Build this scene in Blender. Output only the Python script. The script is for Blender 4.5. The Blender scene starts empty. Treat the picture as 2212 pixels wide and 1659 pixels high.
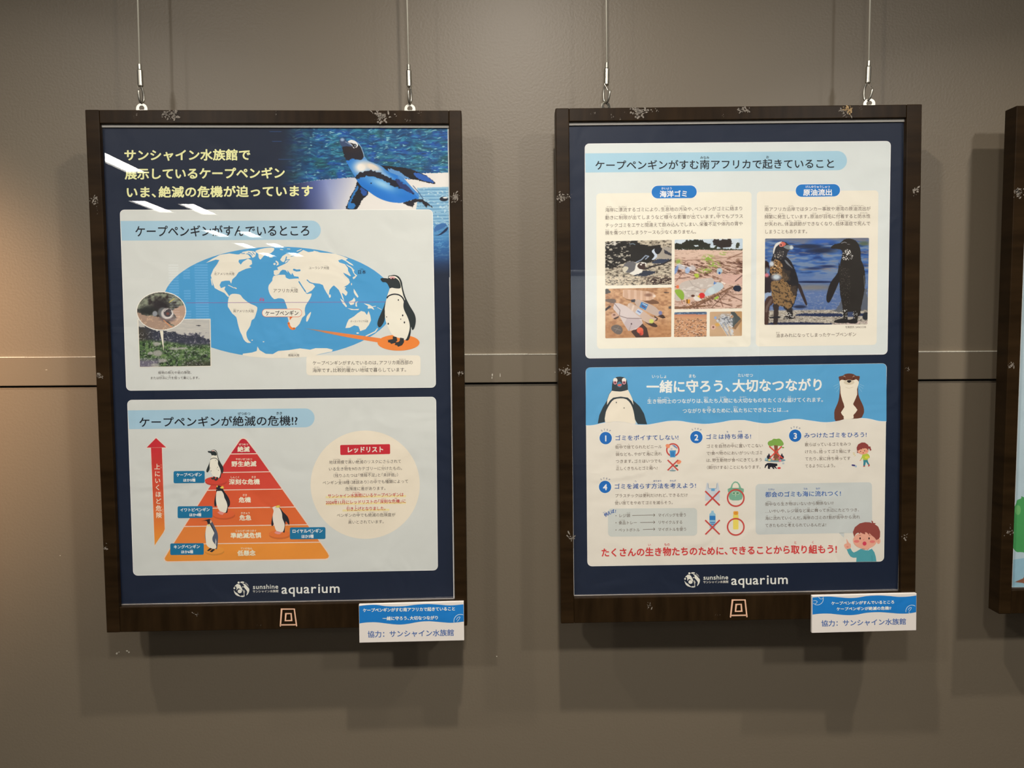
import bpy, math, random
import numpy as np
from mathutils import Vector, Matrix
from mathutils.geometry import tessellate_polygon

sc = bpy.context.scene
COL = sc.collection
random.seed(4)
# ------------------------------------------------------------------ camera
F_PX, CX, CY = 1661.0, 1106.0, 829.5
WALL_Y, EYE = 1.40, 1.45
P_, R_, Y_ = 0.0627730, -0.0055664, 0.0254273
fwd = Vector((math.sin(Y_)*math.cos(P_), math.cos(Y_)*math.cos(P_), -math.sin(P_)))
r0 = Vector((math.cos(Y_), -math.sin(Y_), 0)); u0 = r0.cross(fwd)
rgt = r0*math.cos(R_) + u0*math.sin(R_); upv = rgt.cross(fwd)
CAMP = Vector((0, 0, EYE))
cd = bpy.data.cameras.new('camera'); cam = bpy.data.objects.new('camera', cd); COL.objects.link(cam)
cd.sensor_width = 36.0; cd.lens = F_PX/2212*36.0; cd.clip_start = .01
cam.matrix_world = Matrix(((rgt.x, upv.x, -fwd.x, 0), (rgt.y, upv.y, -fwd.y, 0), (rgt.z, upv.z, -fwd.z, EYE), (0, 0, 0, 1)))
sc.camera = cam
# ------------------------------------------------------------------ world, exposure
w = bpy.data.worlds.new('world'); sc.world = w; w.use_nodes = True
w.node_tree.nodes['Background'].inputs[0].default_value = (1, .95, .88, 1)
w.node_tree.nodes['Background'].inputs[1].default_value = .05
sc.view_settings.view_transform = 'Standard'; sc.view_settings.look = 'None'
sc.view_settings.gamma = 1; sc.view_settings.use_curve_mapping = False
sc.view_settings.exposure = -0.04
CEIL_Z = EYE + .93
LIGHTS = []
def light(name, kind, loc, energy, color, **k):
    l = bpy.data.lights.new(name, kind); l.energy = energy; l.color = color
    o = bpy.data.objects.new(name, l); o.location = loc; COL.objects.link(o)
    tgt = k.pop('target', None)
    for a, b in k.items(): setattr(l, a, b)
    if tgt is not None:
        o.rotation_euler = (Vector(tgt)-Vector(loc)).to_track_quat('-Z', 'Y').to_euler()
    LIGHTS.append(o); return o
# row of downlights in front of the wall (they cast the sharp shadows under the frames)
DOWN_X = (-.97, .07, 1.05)
for lx, en, sp in zip(DOWN_X, (4.2, 9.8, 5.0), (128, 152, 122)):
    light('downlight_lamp', 'AREA', (lx, .63, CEIL_Z-.022), en, (1, .92, .82), shape='DISK', size=.055, target=(lx, .80, 0), spread=math.radians(sp))
# wall-washing ceiling panels further into the room (the softer, shorter shadow)
FILL = ((-.97, -.22, 8.0), (.07, -.22, 7.0), (1.15, -.22, 7.4))
for lx, ly, en in FILL:
    light('fill_lamp', 'AREA', (lx, ly, CEIL_Z-.03), en, (1, .97, .92), shape='RECTANGLE', size=.10, size_y=.14, target=(lx, WALL_Y-.1, .40), spread=math.radians(130))
FAR = ((.0, -1.7, 4.5), (.0, -3.4, 6.0))  # unseen fill lamps, added to even out the light down the posters
for lx, ly, en in FAR:
    light('fill_lamp', 'AREA', (lx, ly, CEIL_Z-.03), en, (1, .97, .92), shape='RECTANGLE', size=.105, size_y=.5, target=(lx, ly, 0))
light('warm_lamp', 'SPOT', (-1.08, .50, EYE+.42), 78, (1, .60, .34), spot_size=math.radians(52), spot_blend=1.0, shadow_soft_size=.07, target=(-1.10, WALL_Y, EYE-.05))

# ------------------------------------------------------------------ helpers
def lin(c):
    return tuple(((v/255)/12.92 if v <= 10.3 else (((v/255)+.055)/1.055)**2.4) for v in c)
K = 1.05
def alb(c):                      # colour as seen in the photograph -> reflectance of the ink
    return tuple(min(.9, v*K) for v in lin(c))
def mat(name, col, rough=.5, metal=0, spec=.5, bump=None, var=None, coat=0):
    m = bpy.data.materials.new(name); m.use_nodes = True
    nt = m.node_tree; b = nt.nodes['Principled BSDF']
    b.inputs['Base Color'].default_value = (*col, 1); b.inputs['Roughness'].default_value = rough
    b.inputs['Metallic'].default_value = metal; b.inputs['Specular IOR Level'].default_value = spec
    b.inputs['Coat Weight'].default_value = coat; b.inputs['Coat Roughness'].default_value = .15
    tc = nt.nodes.new('ShaderNodeTexCoord')
    if var:                      # (scale vector, amount)
        mp = nt.nodes.new('ShaderNodeMapping'); mp.inputs['Scale'].default_value = var[0]
        nz = nt.nodes.new('ShaderNodeTexNoise'); nz.inputs['Scale'].default_value = 1; nz.inputs['Detail'].default_value = 6
        mr = nt.nodes.new('ShaderNodeMapRange'); mr.inputs[1].default_value = .3; mr.inputs[2].default_value = .7
        mr.inputs[3].default_value = 1-var[1]; mr.inputs[4].default_value = 1+var[1]
        mx = nt.nodes.new('ShaderNodeVectorMath'); mx.operation = 'SCALE'; mx.inputs[0].default_value = col
        nt.links.new(tc.outputs['Object'], mp.inputs[0]); nt.links.new(mp.outputs[0], nz.inputs['Vector'])
        nt.links.new(nz.outputs['Fac'], mr.inputs[0]); nt.links.new(mr.outputs[0], mx.inputs['Scale'])
        nt.links.new(mx.outputs[0], b.inputs['Base Color'])
    if bump:                     # (scale, strength, distance)
        nz = nt.nodes.new('ShaderNodeTexNoise'); nz.inputs['Scale'].default_value = bump[0]; nz.inputs['Detail'].default_value = 3
        bp = nt.nodes.new('ShaderNodeBump'); bp.inputs['Strength'].default_value = bump[1]; bp.inputs['Distance'].default_value = bump[2]
        nt.links.new(tc.outputs['Object'], nz.inputs['Vector']); nt.links.new(nz.outputs['Fac'], bp.inputs['Height'])
        nt.links.new(bp.outputs[0], b.inputs['Normal'])
    return m
def emis(name, col, st):
    m = bpy.data.materials.new(name); m.use_nodes = True; nt = m.node_tree
    nt.nodes.remove(nt.nodes['Principled BSDF']); e = nt.nodes.new('ShaderNodeEmission')
    e.inputs[0].default_value = (*col, 1); e.inputs[1].default_value = st
    nt.links.new(e.outputs[0], nt.nodes['Material Output'].inputs[0]); return m
M = {}
M['wall'] = mat('wall_paint', (.180, .146, .102), .46, spec=.5, bump=(230, .35, .0010), var=((1.5, 1.5, 1.5), .03))
M['band'] = mat('band_paint', (.180, .146, .102), .46, spec=.45, bump=(260, .12, .0008))
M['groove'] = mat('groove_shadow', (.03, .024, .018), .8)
M['wood'] = mat('dark_stained_wood', (.021, .0115, .0045), .36, spec=.09, var=((9, 9, 60), .35), bump=(220, .12, .0006))
M['wood_h'] = mat('dark_stained_wood_crosswise', (.021, .0115, .0045), .36, spec=.09, var=((60, 9, 9), .35), bump=(220, .12, .0006))
M['metal'] = mat('satin_nickel', (.50, .48, .42), .40, metal=1, bump=(300, .05, .0003))
M['cable'] = mat('steel_cable', (.86, .83, .70), .4, metal=.25, bump=(900, .3, .0003))
M['lip'] = mat('silver_edge', (.55, .5, .46), .3, metal=.9)
M['pink'] = mat('rose_beige_print', alb((250, 190, 158)), .5)
M['scuff'] = mat('bare_scuffed_wood', (.24, .21, .175), .8, var=((400, 400, 400), .6))
M['raw'] = mat('bare_wood', (.45, .30, .14), .8, var=((300, 300, 300), .4))
M['chip'] = mat('plaster_and_catch_light', (.62, .58, .48), .8, var=((300, 300, 300), .2))  # wall chips, and the catch light painted on the band top
M['paper'] = mat('white_paper', (.80, .78, .74), .6, bump=(7, .2, .004))
M['spacer'] = mat('cream_spacer', (.52, .49, .44), .5)
M['board'] = mat('foam_board', (.86, .80, .74), .5)
M['ceil'] = mat('ceiling_paint', (.32, .31, .29), .8, var=((3, 3, 3), .04))
M['floor'] = mat('floor_vinyl', (.16, .14, .12), .4, var=((4, 4, 4), .1))
M['room'] = mat('rear_wall_paint', (.16, .15, .14), .8, var=((2, 2, 2), .06))
M['dark'] = mat('dark_cabinet', (.02, .022, .03), .5, var=((5, 5, 5), .2))
M['grey'] = mat('grey_counter', (.25, .27, .30), .5, var=((5, 5, 5), .1))
M['lamp'] = emis('lamp_diffuser', (1, .97, .9), 20)
M['blind'] = emis('daylit_slats', (.8, .9, 1), .85)
M['warm'] = emis('warm_bulb', (1, .55, .28), 8)
M['trimw'] = mat('white_lamp_trim', (.7, .7, .68), .4)
def ink_material():
    m = bpy.data.materials.new('printed_ink'); m.use_nodes = True; nt = m.node_tree; b = nt.nodes['Principled BSDF']
    a = nt.nodes.new('ShaderNodeAttribute'); a.attribute_name = 'Col'
    nt.links.new(a.outputs['Color'], b.inputs['Base Color'])
    b.inputs['Roughness'].default_value = .55; b.inputs['Specular IOR Level'].default_value = .3
    tc = nt.nodes.new('ShaderNodeTexCoord'); nz = nt.nodes.new('ShaderNodeTexNoise')
    nz.inputs['Scale'].default_value = 9; nz.inputs['Detail'].default_value = 2; nz.inputs['Distortion'].default_value = 1.2
    bp = nt.nodes.new('ShaderNodeBump'); bp.inputs['Strength'].default_value = .55; bp.inputs['Distance'].default_value = .006
    nt.links.new(tc.outputs['Object'], nz.inputs['Vector']); nt.links.new(nz.outputs['Fac'], bp.inputs['Height'])
    nt.links.new(bp.outputs[0], b.inputs['Normal']); return m
M['ink'] = ink_material()
def glass_material():
    m = bpy.data.materials.new('acrylic_glazing'); m.use_nodes = True; nt = m.node_tree
    nt.nodes.remove(nt.nodes['Principled BSDF'])
    t = nt.nodes.new('ShaderNodeBsdfTransparent'); g = nt.nodes.new('ShaderNodeBsdfGlossy')
    g.inputs['Roughness'].default_value = 0.0; g.inputs['Color'].default_value = (1, 1, 1, 1)
    # reflectance of a thin sheet, the same from both sides (Schlick)
    ge = nt.nodes.new('ShaderNodeNewGeometry'); dt = nt.nodes.new('ShaderNodeVectorMath'); dt.operation = 'DOT_PRODUCT'
    nt.links.new(ge.outputs['Incoming'], dt.inputs[0]); nt.links.new(ge.outputs['Normal'], dt.inputs[1])
    def mth(op, x, v=None):
        n = nt.nodes.new('ShaderNodeMath'); n.operation = op; nt.links.new(x, n.inputs[0])
        if v is not None: n.inputs[1].default_value = v
        return n.outputs[0]
    c = mth('ABSOLUTE', dt.outputs['Value']); c = mth('SUBTRACT', c, 1.0); c = mth('ABSOLUTE', c); c = mth('POWER', c, 5.0)
    c = mth('MULTIPLY', c, .93); c = mth('ADD', c, .07)
    mx = nt.nodes.new('ShaderNodeMixShader')
    nt.links.new(c, mx.inputs[0]); nt.links.new(t.outputs[0], mx.inputs[1]); nt.links.new(g.outputs[0], mx.inputs[2])
    nt.links.new(mx.outputs[0], nt.nodes['Material Output'].inputs[0]); return m
M['glass'] = glass_material()

def tag(o, label=None, cat=None, group=None, kind=None):
    if label: o['label'] = label
    if cat: o['category'] = cat
    if group: o['group'] = group
    if kind: o['kind'] = kind
    return o
def mesh_obj(name, vs, fs, m, parent=None, smooth=False):
    me = bpy.data.meshes.new(name); me.from_pydata([tuple(v) for v in vs], [], fs)
    me.materials.append(m)
    if smooth:
        for p in me.polygons: p.use_smooth = True
    me.update(); o = bpy.data.objects.new(name, me); COL.objects.link(o)
    if parent: o.parent = parent
    return o
def bevel(o, wd, seg=2):
    b = o.modifiers.new('bevel', 'BEVEL'); b.width = wd; b.segments = seg; b.limit_method = 'ANGLE'; return o
def box(x0, x1, y0, y1, z0, z1, vs=None, fs=None):
    vs = [] if vs is None else vs; fs = [] if fs is None else fs
    n = len(vs)
    vs += [(x0, y0, z0), (x1, y0, z0), (x1, y1, z0), (x0, y1, z0), (x0, y0, z1), (x1, y0, z1), (x1, y1, z1), (x0, y1, z1)]
    fs += [tuple(n+i for i in f) for f in ((0, 3, 2, 1), (4, 5, 6, 7), (0, 1, 5, 4), (1, 2, 6, 5), (2, 3, 7, 6), (3, 0, 4, 7))]
    return vs, fs
def bobj(name, b, m, parent=None, bev=0):
    vs, fs = box(*b); o = mesh_obj(name, vs, fs, m, parent)
    if bev: bevel(o, bev)
    return o
def tube(pts, r, n=10, vs=None, fs=None, cap=True):
    vs = [] if vs is None else vs; fs = [] if fs is None else fs
    pts = [Vector(p) for p in pts]; rs = r if isinstance(r, (list, tuple)) else [r]*len(pts)
    base = len(vs); ref = Vector((0, 1, .01))
    for i, p in enumerate(pts):
        d = (pts[min(i+1, len(pts)-1)]-pts[max(i-1, 0)]).normalized()
        rf = ref if abs(d.dot(ref.normalized())) < .95 else Vector((1, 0, 0))
        a = d.cross(rf).normalized(); b = d.cross(a)
        for k in range(n):
            t = 2*math.pi*k/n; vs.append(tuple(p+(a*math.cos(t)+b*math.sin(t))*rs[i]))
    for i in range(len(pts)-1):
        for k in range(n):
            q = (k+1) % n
            fs.append((base+i*n+k, base+i*n+q, base+(i+1)*n+q, base+(i+1)*n+k))
    if cap:
        fs.append(tuple(base+k for k in range(n))[::-1]); e = base+(len(pts)-1)*n
        fs.append(tuple(e+k for k in range(n)))
    return vs, fs
def ray(px, py):
    return (fwd + rgt*((px-CX)/F_PX) + upv*((CY-py)/F_PX))
def at_y(px, py, y):             # the point seen at a photo position on the plane y = const
    d = ray(px, py); return CAMP + d*(y/d.y)

# ------------------------------------------------------------------ room shell
def struct(o): o['kind'] = 'structure'; return o
XL, XR, YB = -6.2, 4.0, -7.2
zt = at_y(1006, 766.2, WALL_Y).z; zb = at_y(1006, 826.5, WALL_Y).z
BAND = .006
# wall: upper field, lower field and the shallow groove under the band
v, f = box(XL, XR, WALL_Y, WALL_Y+.1, zt-.02, CEIL_Z)
wall = struct(mesh_obj('wall_front', v, f, M['wall']))
lo = bobj('panel', (XL, XR, WALL_Y, WALL_Y+.1, 0, zb-.0035), M['wall'], wall)
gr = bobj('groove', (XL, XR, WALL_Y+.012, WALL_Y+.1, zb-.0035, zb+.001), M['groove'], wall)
tr = struct(bobj('trim_1', (XL, XR, WALL_Y-BAND, WALL_Y+.05, zb, zt), M['band'])); bevel(tr, .0012, 2)
# catch light painted as a ragged pale strip on top of the band
rnd = random.Random(3); vs, fs = [], []
x = -1.0
while x < 1.1:
    L = rnd.uniform(.05, .16); h = rnd.uniform(.0008, .0016)
    box(x, x+L-.0005, WALL_Y-BAND-.0006, WALL_Y, zt-.0004, zt+h, vs, fs); x += L
edge = mesh_obj('catch_light_edge', vs, fs, M['chip'], wall); edge['kind'] = 'stuff'
struct(bobj('ceiling', (XL, XR, YB, WALL_Y, CEIL_Z, CEIL_Z+.1), M['ceil']))
struct(bobj('floor', (XL, XR, YB, WALL_Y, -.1, 0), M['floor']))
struct(bobj('wall_left', (XL-.1, XL, YB, WALL_Y, 0, CEIL_Z), M['room']))
struct(bobj('wall_right', (XR, XR+.1, YB, WALL_Y, 0, CEIL_Z), M['room']))
struct(bobj('wall_rear', (XL, XR, YB-.1, YB, 0, CEIL_Z), M['room']))

# ------------------------------------------------------------------ glyphs of the built-in typeface
TEXTS = []                        # every string used, collected lazily
GL = {}
def load_glyphs(chars):
    chars = sorted(chars)
    for wt, off in ((0, 0.0),):
        c = bpy.data.curves.new('glyphs', 'FONT'); c.body = '\n'.join(chars); c.size = 1; c.resolution_u = 3
        c.space_line = 3; c.offset = off
        o = bpy.data.objects.new('glyphs', c); COL.objects.link(o)
        dg = bpy.context.evaluated_depsgraph_get(); me = bpy.data.meshes.new_from_object(o.evaluated_get(dg))
        n = len(me.vertices); co = np.zeros(n*3); me.vertices.foreach_get('co', co); co = co.reshape(-1, 3)[:, :2]
        # line pitch is found from the first two rows of an even layout
        pitch = 3.0
        row = np.rint((.38-co[:, 1])/pitch).astype(int)
        faces = {}
        for p in me.polygons:
            vi = list(p.vertices); faces.setdefault(int(row[vi[0]]), []).append(vi)
        for r, ch in enumerate(chars):
            fl = faces.get(r)
            if not fl: continue
            used = sorted({i for q in fl for i in q}); mp = {u: k for k, u in enumerate(used)}
            pts = co[used].copy(); pts[:, 1] += r*pitch
            fl = [[mp[i] for i in q] for q in fl]; GL[(ch, 0)] = (pts, fl, np.zeros(len(pts)))
            # heavier weights: the same strokes struck again a hair to each side
            for w2, dl, k in ((1, .014, 4), (2, .030, 7)):
                d = [(dl*math.cos(.6+2*math.pi*i/k), dl*math.sin(.6+2*math.pi*i/k)) for i in range(k)]
                if w2 == 2: d.append((0, 0))
                GL[(ch, w2)] = (np.concatenate([pts+np.array(v) for v in d]), [[i+j*len(pts) for i in q] for j in range(len(d)) for q in fl], np.repeat(np.arange(len(d))*.09, len(pts)))
        bpy.data.objects.remove(o); bpy.data.meshes.remove(me)
HALF_L = '、。」）'; HALF_R = '「（'
def adv(ch, wt):
    if ch == ' ': return .35, 0
    if ch in HALF_L: return .55, 0
    if ch in HALF_R: return .55, -.45
    if ch == '・': return .6, -.2
    if ord(ch) < 0x2000:
        g = GL.get((ch, 0)); return (g[0][:, 0].max()+g[0][:, 0].min()*.9, 0) if g else (.5, 0)
    return 1.0, 0

# ------------------------------------------------------------------ frame geometry (true planes, fitted to the photograph)
class Plane:
    def __init__(s, x, z, d, lean, yaw, rl, w_, h_):
        s.ax = Vector((math.cos(yaw)*math.cos(rl), math.sin(yaw), math.sin(rl))).normalized()
        az = Vector((-math.sin(rl), -math.sin(lean), math.cos(rl)))
        s.n = s.ax.cross(az).normalized(); s.az = s.n.cross(s.ax).normalized()
        s.w, s.h = w_, h_
        c = Vector((x, WALL_Y-d, z+EYE)); s.o = c - s.az*(h_/2)
        s.mw = Matrix(((s.ax.x, -s.n.x, s.az.x, s.o.x), (s.ax.y, -s.n.y, s.az.y, s.o.y), (s.ax.z, -s.n.z, s.az.z, s.o.z), (0, 0, 0, 1)))
    def uv(s, px, py, depth=0.0):    # photo position -> position on the plane, depth behind the front face
        d = ray(px, py); o = s.o - s.n*depth
        t = (o-CAMP).dot(s.n)/d.dot(s.n); p = CAMP + d*t - o
        return p.dot(s.ax), p.dot(s.az)
    def uvn(s, P, depth):            # the same for an (n,2) array
        P = np.asarray(P, float)
        D = np.array(fwd)[None] + np.array(rgt)[None]*((P[:, 0]-CX)/F_PX)[:, None] + np.array(upv)[None]*((CY-P[:, 1])/F_PX)[:, None]
        o = np.array(s.o - s.n*depth); n = np.array(s.n); c = np.array(CAMP)
        t = ((o-c)@n)/(D@n); q = c[None]+D*t[:, None]-o[None]
        return np.stack([q@np.array(s.ax), q@np.array(s.az)], 1)
FW, FH = .617142, .878711
PLANE_L = Plane(-.3563788, -.0645221, .0924614, .000591, .0061905, .0016993, FW, FH)
PLANE_R = Plane(.4207043, -.0569747, .0985415, -.0112771, -.0154847, .0082128, FW, FH)
DEP_PAPER = .0095

# ------------------------------------------------------------------ print: flat artwork on the sheet
class Art:
    """Ink shapes on one sheet. Coordinates are read off the photograph (in a crop's own units) and laid on the sheet's plane."""
    LAYER = .00004
    def __init__(s, plane, depth, parent):
        s.pl, s.depth, s.parent = plane, depth, parent
        s.org = (0, 0, 1); s.parts = {}; s.cur = None; s.labels = {}
    def crop(s, ox, oy, k=1.0): s.org = (ox, oy, k); return s
    def part(s, name, label=None):
        s.cur = [[], [], []]; s.parts.setdefault(name, []).append((s.cur, label)); return s
    def px(s, P):
        P = np.asarray(P, float).reshape(-1, 2); ox, oy, k = s.org
        return np.stack([ox+P[:, 0]/k, oy+P[:, 1]/k], 1)
    def emit(s, P, faces, cols, layer):
        """P in px, cols: one linear colour per face or an array of colours per vertex"""
        base = sum(len(a) for a in s.cur[0])
        uv = s.pl.uvn(P, s.depth)
        s.cur[0].append(np.stack([uv[:, 0], np.full(len(uv), s.depth-layer*s.LAYER), uv[:, 1]], 1))
        s.cur[1] += [[i+base for i in f] for f in faces]
        for k, f in enumerate(faces):
            for i in f: s.cur[2].append(cols[k] if isinstance(cols, list) else cols[i])
    def poly(s, pts, col, layer, smooth=0):
        pts = [tuple(p) for p in pts]
        if smooth: pts = catmull(pts, smooth)
        tri = tessellate_polygon([[Vector((x, y, 0)) for x, y in pts]])
        P = s.px(pts)
        if callable(col): cols = np.array([alb(col(*p)) for p in pts])
        else: cols = [alb(col)]*len(tri)
        s.emit(P, [list(t) for t in tri], cols, layer); return s
    def ell(s, cx, cy, rx, ry, col, layer, n=40, rot=0):
        c, q = math.cos(rot), math.sin(rot)
        s.poly([(cx+rx*math.cos(t)*c-ry*math.sin(t)*q, cy+rx*math.cos(t)*q+ry*math.sin(t)*c) for t in np.linspace(0, 2*math.pi, n, endpoint=False)], col, layer); return s
    def rr(s, tl, tr, br, bl, r, col, layer, grow=0):
        C = [np.array(p, float) for p in (tl, tr, br, bl)]; cen = sum(C)/4
        if grow:
            C = [c+np.sign(c-cen)*grow for c in C]; r = r+grow
        pts = []
        for i in range(4):
            c = C[i]; a = C[i-1]-c; b = C[(i+1) % 4]-c; a /= np.linalg.norm(a); b /= np.linalg.norm(b)
            o = c+a*r+b*r
            for t in np.linspace(0, math.pi/2, 7): pts.append(tuple(o-b*r*math.cos(t)-a*r*math.sin(t)))
        return s.poly(pts, col, layer)
    def rect(s, x0, y0, x1, y1, r, col, layer, grow=0):
        return s.rr((x0, y0), (x1, y0), (x1, y1), (x0, y1), r, col, layer, grow)
    def line(s, pts, wd, col, layer, closed=False, cap=True, smooth=0):
        pts = [np.array(p, float) for p in (catmull(pts, smooth, closed) if smooth else pts)]
        if closed: pts = pts+[pts[0]]
        n = len(pts); V = []; Fc = []
        for i, p in enumerate(pts):
            a = pts[i-1] if i else (pts[-2] if closed else p); b = pts[i+1] if i < n-1 else (pts[1] if closed else p)
            d = b-a; d = d/(np.linalg.norm(d)+1e-9); nn = np.array([-d[1], d[0]])
            k = 1.0
            if 0 < i < n-1 or closed:
                e = b-p if np.linalg.norm(b-p) > 1e-6 else d; e = e/(np.linalg.norm(e)+1e-9)
                k = 1/max(.5, abs(e @ d))
            V += [p+nn*wd/2*k, p-nn*wd/2*k]
        for i in range(n-1): Fc.append([2*i, 2*i+1, 2*i+3, 2*i+2])
        s.emit(s.px(V), Fc, [alb(col)]*len(Fc), layer)
        if cap and not closed:
            for p in (pts[0], pts[-1]): s.ell(p[0], p[1], wd/2, wd/2, col, layer, 10)
        return s
    def ring(s, cx, cy, r, wd, col, layer, n=40, a0=0, a1=2*math.pi, ry=None):
        ry = ry or r
        full = abs(a1-a0-2*math.pi) < 1e-6
        return s.line([(cx+r*math.cos(t), cy+ry*math.sin(t)) for t in np.linspace(a0, a1, n, endpoint=not full)], wd, col, layer, closed=full, cap=False)
    def glyphs(s, cells, h, col, layer, wt, sx=1.0):
        V = []; Fc = []; Z = []; n = 0
        for ch, xc, yc, a, off, rot in cells:
            g = GL.get((ch, wt))
            if not g: continue
            p = g[0]; gx = (p[:, 0]+off-a/2)*h*sx; gy = -(p[:, 1]-.38)*h
            if rot: gx, gy = gx*math.cos(rot)-gy*math.sin(rot), gx*math.sin(rot)+gy*math.cos(rot)
            V.append(np.stack([xc+gx, yc+gy], 1)); Fc += [[i+n for i in f] for f in g[1]]; n += len(p); Z.append(layer+g[2])
        if V: s.emit(s.px(np.concatenate(V)), Fc, [alb(col)]*len(Fc), np.concatenate(Z))
    def T(s, txt, x0, y0, x1, y1, h, col=(40, 38, 42), b=0, layer=8, ruby=(), rk=.31, ro=.69):
        A = [adv(c, b) for c in txt]; tot = sum(a for a, _ in A); W = x1-x0
        sx = min(1.08, W/(tot*h)); cells = []; cum = 0; pos = []
        for ch, (a, off) in zip(txt, A):
            t = (cum+a/2)/tot; pos.append((cum/tot, (cum+a)/tot))
            cells.append((ch, x0+W*t, y0+(y1-y0)*t, a, off, 0)); cum += a
        s.glyphs(cells, h, col, layer, b, sx)
        for rt, i, j in ruby:
            t0, t1 = pos[i][0], pos[j-1][1]; tc = (t0+t1)/2; rh = h*rk
            need = len(rt)*rh*.98; half = need/2
            xc, yc = x0+W*tc, y0+(y1-y0)*tc-h*ro
            cells = [(c, xc-half+need*(k+.5)/len(rt), yc, *adv(c, min(b, 1)), 0) for k, c in enumerate(rt)]
            s.glyphs(cells, rh, col, layer, min(b, 1))
        return s
    def pic(s, P, name=None):
        Pp, faces, cols = P.mesh()
        s.emit(s.px(Pp), faces, cols, P.layer); return s
    def build(s):
        for name, lst in s.parts.items():
            for (V, Fc, Cc), label in lst:
                if not V: continue
                me = bpy.data.meshes.new(name); me.from_pydata(np.concatenate(V).tolist(), [], Fc)
                at = me.color_attributes.new('Col', 'FLOAT_COLOR', 'CORNER')
                buf = np.ones((len(Cc), 4), np.float32); buf[:, :3] = np.array(Cc, np.float32)
                at.data.foreach_set('color', buf.ravel()); me.materials.append(M['ink']); me.update()
                o = bpy.data.objects.new(name, me); COL.objects.link(o); o.parent = s.parent
                if label: o['label'] = label
def catmull(pts, k=4, closed=True):
    n = len(pts); out = []; P = [np.array(p, float) for p in pts]
    rng = range(n) if closed else range(n-1)
    for i in rng:
        p0 = P[i-1] if (closed or i) else P[i]; p1 = P[i]; p2 = P[(i+1) % n]; p3 = P[(i+2) % n] if (closed or i+2 < n) else p2
        for j in range(k):
            t = j/k
            out.append(tuple(.5*((2*p1)+(-p0+p2)*t+(2*p0-5*p1+4*p2-p3)*t*t+(-p0+3*p1-3*p2+p3)*t**3)))
    if not closed: out.append(tuple(P[-1]))
    return out

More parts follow.
